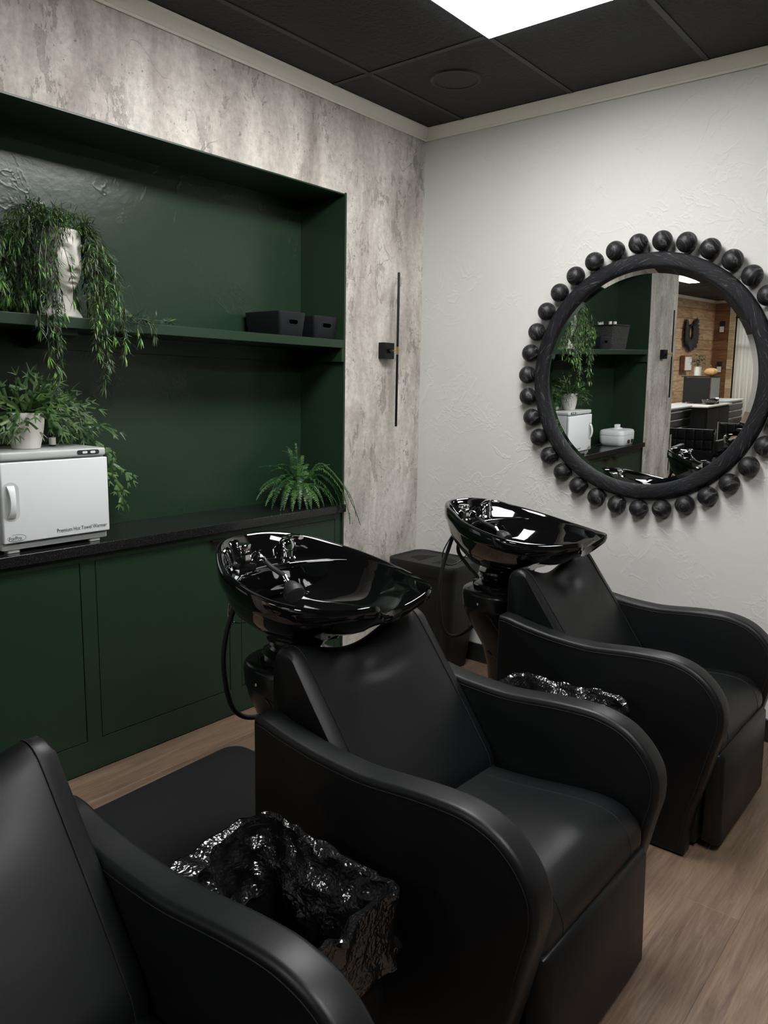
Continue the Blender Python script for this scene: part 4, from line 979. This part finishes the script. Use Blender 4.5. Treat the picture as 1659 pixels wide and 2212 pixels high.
def arch(th, R_, top, endz, w=.022):
    s = Vector((.012 * math.cos(th), .012 * math.sin(th), .06)); e_ = Vector((R_ * math.cos(th), R_ * math.sin(th), endz))
    c1 = Vector((R_ * .25 * math.cos(th), R_ * .25 * math.sin(th), top * 1.15)); c2 = Vector((R_ * .85 * math.cos(th), R_ * .85 * math.sin(th), max(top * .8, endz)))
    bfrond(bez(s, c1, c2, e_, 14), w)
def fx(x, y): return math.atan2(y, x), math.hypot(x, y)
for x, y, top, ez in ((-.30, -.02, .17, .06), (-.25, -.07, .18, .01), (-.20, -.10, .17, .005), (-.12, -.13, .16, .005), (-.05, -.14, .15, .004), (.03, -.15, .14, .004), (-.16, -.05, .2, .03), (-.2, .08, .22, .20), (.0, .11, .29, .29), (-.04, .08, .27, .27), (.05, .09, .26, .25), (.02, .05, .32, .31), (.12, .03, .23, .19), (.15, -.1, .19, .005), (.17, -.145, .2, -.005), (.175, -.16, .19, -.02), (.14, -.165, .2, -.01), (.10, -.15, .17, .005), (.155, -.05, .19, .05), (-.08, -.09, .19, .05), (.06, -.10, .18, .03), (-.24, .03, .18, .09), (-.1, .12, .22, .16), (.08, -.16, .14, .004), (-.27, -.05, .15, .03), (-.22, -.10, .14, .004), (-.17, -.13, .12, .004), (-.09, -.15, .12, .004), (-.01, -.155, .11, .004), (.12, -.155, .12, .004), (-.14, -.09, .15, .01), (-.03, -.11, .14, .01), (.05, -.13, .12, .01), (.1, -.1, .16, .02), (-.2, -.02, .2, .09), (.14, .02, .2, .12), (-.13, .05, .24, .2), (.06, .02, .27, .24)):
    th, R_ = fx(x, y); arch(th, R_, top, ez, rn3.uniform(.024, .031))
for pts in ([(.0, 0, .06), (.09, -.06, .2), (.17, -.13, .12), (.22, -.19, -.03), (.245, -.205, -.11)], [(.0, 0, .06), (.1, -.04, .21), (.16, -.12, .14), (.20, -.185, .03), (.215, -.2, -.06)], [(.0, 0, .06), (.07, -.07, .19), (.14, -.15, .10), (.17, -.185, -.02), (.18, -.19, -.10)], [(.0, 0, .06), (.08, -.01, .17), (.13, -.03, .19), (.175, -.05, .2)]):
    bfrond(catmull([Vector(p) for p in pts], 5), .029)

# ================================================================== THINGS SEEN IN THE MIRROR
# wicker basket with wrapped bottles
wb = thing('wicker_basket', 'grey woven wicker basket on the shelf, seen in the mirror', 'basket', (-2.99, .155, 1.744))
def basket_loop(s, z): return [(x, y, z) for x, y in rrect(-.17 * s, .17 * s, -.12 * s, .12 * s, .02, 4)]
m = MB(); m.loft([basket_loop(.84, 0), basket_loop(.92, .1), basket_loop(1.0, .195), basket_loop(1.01, .2), basket_loop(.96, .2), basket_loop(.80, .01)], True, True); wo = m.build('woven_body', M['wicker'], wb)
uvl = wo.data.uv_layers.new(name='uv')
for pl in wo.data.polygons:
    for li in pl.loop_indices:
        v = wo.data.vertices[wo.data.loops[li].vertex_index].co; uvl.data[li].uv = (v.y, v.z) if abs(pl.normal.x) > abs(pl.normal.y) else (v.x, v.z)
m = MB(); m.tube([Vector((x, y, z)) for x, y, z in basket_loop(1.0, .2)], .006, 6, closed=True); m.build('rim', M['matte'], wb)
for i, (x, y) in enumerate(((.05, -.03), (.0, -.05), (-.06, -.02))):
    t = thing('bottle', 'small white capped bottle standing in the wicker basket, seen in the mirror', 'bottle', (-2.99 + x, .155 + y, 1.757), group='white bottles in the basket')
    m = MB(); m.lathe([(.022, 0), (.024, .005), (.024, .17), (.012, .185), (.012, .195)], 16); m.build('bottle_body', M['ceramic'], t); m = MB(); m.lathe([(.014, .195), (.014, .222), (.001, .223)], 14); m.build('cap', M['ceramic'], t)
bgm = MB(); loops = []
for j in range(8):
    loops.append([((.085 * math.cos(2 * PI * k / 24) * (1 - .08 * j) + .018 * noise.noise(Vector((k * .7, j * .8, 2)))), (.05 * math.sin(2 * PI * k / 24)) * (1 - .1 * j) + .012 * noise.noise(Vector((k * .6, j, 9))), .03 * j + .02 * noise.noise(Vector((k * .5, j * .5, 5)))) for k in range(24)])
bgm.loft(loops, True, True); bg = bgm.build('plastic_bag', M['bagclear'], ang=25); bg.location = (-2.945, .215, 1.76); bg.scale = (.9, .9, 1.0); tag(bg, 'crumpled clear plastic bag sticking out of the wicker basket, seen in the mirror', 'bag')
# wax warmer on the worktop
wxm = thing('wax_warmer', 'white lidded wax warmer at the far end of the worktop, seen in the mirror', 'wax warmer', (-3.17, .115, .9145))
m = MB(); L = [[(x * s, y * s, z) for x, y in rrect(-.15, .15, -.115, .115, .05, 6)] for z, s in ((0, .88), (.006, .92), (.03, .98), (.085, 1.0), (.09, .99))]; m.loft(L, True, True); m.build('base', M['white'], wxm)
m = MB(); L = [[(x * s, y * s, z) for x, y in rrect(-.15, .15, -.115, .115, .05, 6)] for z, s in ((.092, 1.0), (.115, 1.0), (.132, .94), (.138, .8), (.139, .3))]; m.loft(L, True, True); ld = m.build('lid', M['white'], wxm)
m = MB(); rbox(m, -.06, .06, -.03, .03, .139, .149, .02, .004); rbox(m, -.03, .03, -.018, .018, .147, .18, .008, .004); m.build('lid_handle', M['white'], ld)
for a in (-.06, .02):
    m = MB(); m.lathe([(.017, -.125), (.017, -.113)], 18, (a, 0, .035), 'y'); m.build('dial', M['dark'], wxm)
m = MB(); m.tube(catmull([(-.148, -.02, .03), (-.172, -.02, .04), (-.172, -.02, .075), (-.148, -.02, .085)], 4), .006, 8); m.build('side_handle', M['white'], wxm)
cdm = MB(); cdm.tube(catmull([(-2.98, .18, .93), (-2.9, .2, .921), (-2.83, .16, .919), (-2.76, .2, .919), (-2.70, .25, .919), (-2.62, .28, .93)], 6), .0035, 6); tag(cdm.build('power_cord', M['rubber']), 'thin black power cord lying on the worktop behind the wax warmer', 'cord')

# ---- far room: wooden walls, window
def board_wall(name, mat, origin, length, axis, zt, normal, rowh=.2, zb=0.0, blen=1.8, seedv=1):
    w = MB(); t = .06
    if axis == 'x': w.box(origin[0], origin[0] + length, origin[1], origin[1] + t, zb, zt)
    else: w.box(origin[0] - t, origin[0], origin[1], origin[1] + length, zb, zt)
    wo = struct(w.build(name, mat, smooth=False)); rr = random.Random(seedv); cache = {}
    z = zb; 
    while z < zt - .02:
        hh = min(rowh, zt - z); x = 0
        while x < length - .001:
            l = round(min(rr.choice((.6, .9, 1.2, 1.5)) * blen / 1.5, length - x), 3)
            if length - x - l < .15: l = round(length - x, 3)
            key = (l, round(hh, 3)); me = cache.get(key)
            if me is None:
                b = MB(); g = .004
                b.loft([[(u, 0, v) for u, v in ((g, g), (l - g, g), (l - g, hh - g), (g, hh - g))], [(u, .014, v) for u, v in ((g, g), (l - g, g), (l - g, hh - g), (g, hh - g))]], True, True); me = cache[key] = b.mesh('board', mat, smooth=False)
            p = rr.uniform(0, .006)
            if axis == 'x': share('board', me, wo, (origin[0] + x, origin[1] - .014 - p, z))
            else: share('board', me, wo, (origin[0] + .014 + p, origin[1] + x, z), (0, 0, PI / 2))
            x += l
        z += rowh
    return wo
board_wall('wall_wood', M['pine'], (-14.4, 2.75), 4.6, 'x', 2.83, -1, .205, seedv=4)
wall('wall_back', (-9.8, -4.18, 2.75, 2.85, 0, ZC + .1), M['plaster'])
board_wall('wall_end', M['cedar'], (-14.4, 2.43), .32, 'y', 2.83, 1, .205, blen=.6, seedv=8)
board_wall('wall_window_side', M['palew'], (-14.4, 2.30), .13, 'y', 2.62, 1, .205, blen=.5, seedv=9)
we = MB(); we.box(-14.5, -14.4, 2.30, 2.85, 2.62, ZC + .1); we.box(-14.5, -14.4, .55, 2.30, 2.62, ZC + .1); we.box(-14.5, -14.4, .55, 2.30, 0, .35); we.box(-14.5, -14.4, -6.1, .55, 0, ZC + .1); we.box(-14.52, -14.46, 2.30, 2.85, 0, 2.62)
struct(we.build('wall_far', M['plaster'], smooth=False))
wn = thing('window_1', 'x', 'window', (-14.43, 1.425, .35)); wn['kind'] = 'structure'; del wn['category']; del wn['label']
m = MB(); m.box(-.03, .03, -.875, -.815, 0, 2.27); m.box(-.03, .03, .815, .875, 0, 2.27); m.box(-.03, .03, -.815, .815, 0, .06); m.box(-.03, .03, -.815, .815, 2.21, 2.27); m.box(-.02, .02, -.03, .03, .06, 2.21); m.box(-.02, .02, -.815, .815, 1.55, 1.60); m.build('window_frame', M['blackmetal'], wn, smooth=False)
m = MB(); m.box(-.004, .004, -.815, .815, .06, 2.21); m.build('pane', M['glass'], wn, smooth=False)
for i, (y0, y1, lab) in enumerate(((1.62, 2.25, 'pale sheer curtain panel at the far window next to the wooden wall, in the mirror'), (.62, 1.55, 'bunched cream curtain panel on the other side of the far window, seen in the mirror'))):
    m = MB(); rows = []
    for z in (.06, 1.2, 2.5):
        rows.append([(-14.33 + (.028 if i else .012) * math.sin(q * .9) + .008 * math.sin(q * 2.3 + z), y0 + (y1 - y0) * q / 60, z) for q in range(61)])
    m.loft(rows, close=False); o = m.build('curtain', M['curtain'], ang=0); sm = o.modifiers.new('thick', 'SOLIDIFY'); sm.thickness = .003; tag(o, lab, 'curtain')
m = MB(); m.tube([(-14.33, .5, 2.52), (-14.33, 2.29, 2.52)], .012, 10); tag(m.build('curtain_rod', M['blackmetal']), 'black curtain rod above the far window, seen in the mirror', 'curtain rod')

# ---- wall hanging, picture, devices
wr = thing('feather_hanging', 'black feather ring wall hanging on the wooden wall, seen in the mirror', 'wall decoration', (-12.78, 2.715, 2.19))
m = MB(); rf = random.Random(2)
for k in range(420):
    a = rf.uniform(0, 2 * PI); d0 = Vector((math.sin(a) * 1.65, 0, -math.cos(a))); 
    ln = .22 + .02 * max(0, math.cos(a)) ** .8 + .05 * rf.random() + (.08 if abs(math.sin(a)) > .6 else 0)
    if math.cos(a) < -.75: ln = .03
    p = Vector((math.sin(a) * .11, -.002 - .03 * rf.random(), -.0 - math.cos(a) * .13))
    leaf(m, p, d0 + Vector((rf.gauss(0, .12), rf.uniform(-.1, .0), rf.gauss(0, .12))), Vector((0, 1, 0)), ln, .075, 0)
m.build('feathers', M['rubber'], wr, smooth=False, fix=False)
m = MB(); m.tube([(.12 * math.sin(2 * PI * k / 40), -.03, -.15 * math.cos(2 * PI * k / 40)) for k in range(40)], .01, 8, closed=True); m.build('hoop', M['rubber'], wr)
pf = thing('picture_frame', 'small wooden box picture frame on the wooden wall, seen in the mirror', 'picture', (-12.55, 2.735, 1.57))
m = MB(); m.box(-.22, .22, -.1, -.022, -.16, .16); m.build('box_frame', M['cedar'], pf, bevel=.004); m = MB(); m.box(-.19, .19, -.106, -.1, -.13, .13); m.build('print', M['ceramic'], pf)
# ---- station row
def station(name, x0, x1, y0, y1, h, lab, rows):
    t = thing(name, lab, 'tool chest', ((x0 + x1) / 2, (y0 + y1) / 2, 0.001), group='salon tool chests')
    w, d = (x1 - x0) / 2, (y1 - y0) / 2
    boxobj('chest_body', (-w, w, -d + .02, d, .08, h - .03), M['satin'], t, bevel=.006); boxobj('chest_top', (-w - .01, w + .01, -d - .01, d + .01, h - .029, h), M['grey'], t, bevel=.006)
    z = .11; hh = (h - .16) / rows
    for k in range(rows):
        dr = boxobj('drawer', (-w + .015, w - .015, -d, -d + .03, z + .006, z + hh - .006), M['satin'], t, bevel=.004); boxobj('drawer_pull', (-w + .03, w - .03, -d - .018, -d + .001, z + hh - .03, z + hh - .012), M['chrome'], dr, bevel=.004); z += hh
    for sx in (-1, 1):
        for sy in (-1, 1):
            m = MB(); m.lathe([(.04, -.014), (.04, .014)], 18, (sx * (w - .08), sy * (d - .08), .04), 'x'); m.build('caster', M['rubber'], t)
    return t
station('tool_chest', -9.42, -8.25, 1.5, 2.0, .92, 'black tool chest with chrome drawer pulls nearest the concrete column, seen in the mirror', 6)
station('tool_chest', -12.1, -10.95, 1.42, 1.92, .92, 'black tool chest with chrome drawer pulls nearest the far window, seen in the mirror', 6)
ct = thing('station_cabinet', 'black two-door styling station cabinet between the tool chests, seen in the mirror', 'cabinet', (-10.15, 1.66, .001))
boxobj('carcass', (-.6, .6, -.36, .36, 0, .88), M['rubber'], ct, bevel=.005); boxobj('top', (-.66, .66, -.4, .4, .881, .905), M['ceramic'], ct, bevel=.004)
for a in (-.59, .005): boxobj('door', (a, a + .585, -.38, -.361, .03, .86), M['rubber'], ct, bevel=.003)
for a in (-.35, .005): boxobj('door', (.601, .62, a, a + .345, .03, .86), M['rubber'], ct, bevel=.003)
tv = thing('monitor', 'black flat monitor standing on the styling station, seen in the mirror', 'monitor', (-10.3, 1.72, .9065))
boxobj('panel', (-.02, .02, -.215, .215, .02, .44), M['rubber'], tv, bevel=.004); boxobj('foot', (-.08, .08, -.12, .12, 0, .014), M['matte'], tv, bevel=.003); boxobj('neck', (-.012, .012, -.03, .03, .012, .06), M['matte'], tv)
tm = thing('table_mirror', 'small upright table mirror beside the monitor, reflecting the window', 'mirror', (-10.33, 1.42, .9065))
m = MB(); m.box(-.006, .006, -.075, .075, .0, .44); m.build('backing', M['blackmetal'], tm); m = MB(); m.box(.0065, .009, -.072, .072, .003, .437); m.build('mirror_glass', M['mirror'], tm, smooth=False)
hb2 = MB(); hb2.lathe([(.06, 0), (.12, .04), (.14, .085), (.132, .085), (.05, .02), (.001, .015)], 32); o = hb2.build('tint_bowl', M['gloss']); o.location = (-10.1, 1.42, .9065); tag(o, 'wide shallow black bowl on the styling station, seen in the mirror', 'bowl')
for nm, loc, lab in (('shelf_top', (-10.36, 1.66, 1.349), 0),):
    sb = boxobj('wall_ledge', (-10.5, -10.335, 1.38, 2.0, 1.352, 1.366), M['matte']); tag(sb, 'thin black ledge above the monitor, seen in the mirror', 'shelf')
    bs = boxobj('ledge_support', (-10.5, -10.46, 1.96, 2.0, .906, 1.3515), M['matte']); bs.parent = sb
pt = thing('house_plant', 'leafy green house plant in a white pot above the monitor, seen in the mirror', 'potted plant', (-10.42, 1.76, 1.367))
m = MB(); m.lathe([(.05, 0), (.058, .01), (.062, .16), (.055, .16), (.05, .13), (.001, .13)], 24); m.build('pot', M['ceramic'], pt)
rp = random.Random(4); m = MB(); m.mi = 3
for k in range(7):
    a = rp.uniform(0, 6.28); m.tube(bez((0, 0, .13), (0, 0, .22), (.05 * math.cos(a), .05 * math.sin(a), .28), (.12 * math.cos(a), .12 * math.sin(a), .30 + .06 * rp.random()), 6), .003, 5)
for k in range(70):
    a = rp.uniform(0, 6.28); r_ = rp.uniform(.03, .13); leaf(m, Vector((r_ * math.cos(a), r_ * math.sin(a), rp.uniform(.2, .37))), Vector((math.cos(a), math.sin(a), rp.uniform(-.6, .3))), Vector((0, 0, 1)), rp.uniform(.05, .08), .035, rp.choice((0, 1, 2)))
m.build('foliage', [M['fn0'], M['fn1'], M['fn2'], M['stem']], pt, fix=False, smooth=False)
pk = thing('pumpkin', 'pale orange ribbed pumpkin above the monitor beside the plant, seen in the mirror', 'pumpkin', (-10.41, 1.53, 1.367))
m = MB(); L = []
for i in range(15):
    t = -PI / 2 + PI * i / 14; t = max(-1.5, min(1.5, t)); L.append([(.075 * math.cos(t) ** .8 * (1 + .08 * abs(math.cos(5 * 2 * PI * k / 80))) * math.cos(2 * PI * k / 80), .105 * math.cos(t) ** .8 * (1 + .08 * abs(math.cos(5 * 2 * PI * k / 80))) * math.sin(2 * PI * k / 80), .07 + .068 * math.sin(t)) for k in range(80)])
m.loft(L, True, True); m.build('flesh', M['orange'], pk); m = MB(); m.tube([(0, 0, .13), (.005, 0, .155), (.02, .01, .18)], [.014, .010, .011], 8); m.build('stalk', M['cedar'], pk)
for z, lab in ((2.33, 'small black thermostat box high on the brown wooden wall, seen in the mirror'), (1.48, 'small black wall device with white face on the brown wooden wall, seen in the mirror')):
    t = thing('wall_device', lab, 'wall device', (-14.38, 2.56, z)); boxobj('case', (0, .04, -.05, .05, -.12, .12), M['matte'], t, bevel=.004); boxobj('face', (.04, .046, -.045, .045, -.11, .01), M['ceramic'], t, bevel=.002)

# ---- styling chairs
def styling_chair(loc, rz, lab):
    t = thing('styling_chair', lab, 'chair', loc, rz, 'black quilted styling chairs')
    pad = MB(); n = 5; 
    b = MB(); b.box(-.27, .27, .20, .24, .46, .83); b.build('backrest', M['leather'], t, bevel=.012)
    for i in range(5):
        for j in range(3):
            for yy, nm in ((.241, 'tuft'), (.185, 'tuft')):
                q = MB(); x0 = -.262 + i * .1048; z0 = .47 + j * .117; q.loft([[(x, y, z) for x, z in rrect(x0 + g, x0 + .1048 - g, z0 + g, z0 + .117 - g, .012, 3)] for y, g in ((yy, .002), (yy + .008, .006), (yy + .011, .02))], True, True) if yy > .2 else q.loft([[(x, y, z) for x, z in rrect(x0 + g, x0 + .1048 - g, z0 + g, z0 + .117 - g, .012, 3)] for y, g in ((.2, .002), (.192, .006), (.189, .02))], True, True)
                q.build('tuft', M['leather'], t, ang=0)
    b = MB(); rbox(b, -.25, .25, -.26, .2, .42, .54, .03, .02); b.build('seat', M['leather'], t)
    for s in (-1, 1):
        b = MB(); b.box(s * .30 - .03, s * .30 + .03, -.24, .22, .40, .70); b.build('armrest', M['leather'], t, bevel=.015)
        b = MB(); b.prism([(.24, .40), (.255, .84), (.225, .84), (.21, .40)], 'x', s * .275, s * .29); b.build('side_edge', M['chrome'], t)
    b = MB(); b.lathe([(.30, .001), (.30, .012), (.05, .04), (.035, .06), (.035, .42)], 32); b.build('base', M['chrome'], t)
    return t
styling_chair((-6.35, .42, 0), -PI / 2 , 'black quilted styling chair with its back turned, nearest in the mirror')
styling_chair((-7.45, .12, 0), -PI / 2 + .15, 'black quilted styling chair further right behind the first, seen in the mirror')
styling_chair((-5.35, .62, 0), -PI / 2 - .1, 'black quilted styling chair half hidden behind the concrete column, seen in the mirror')
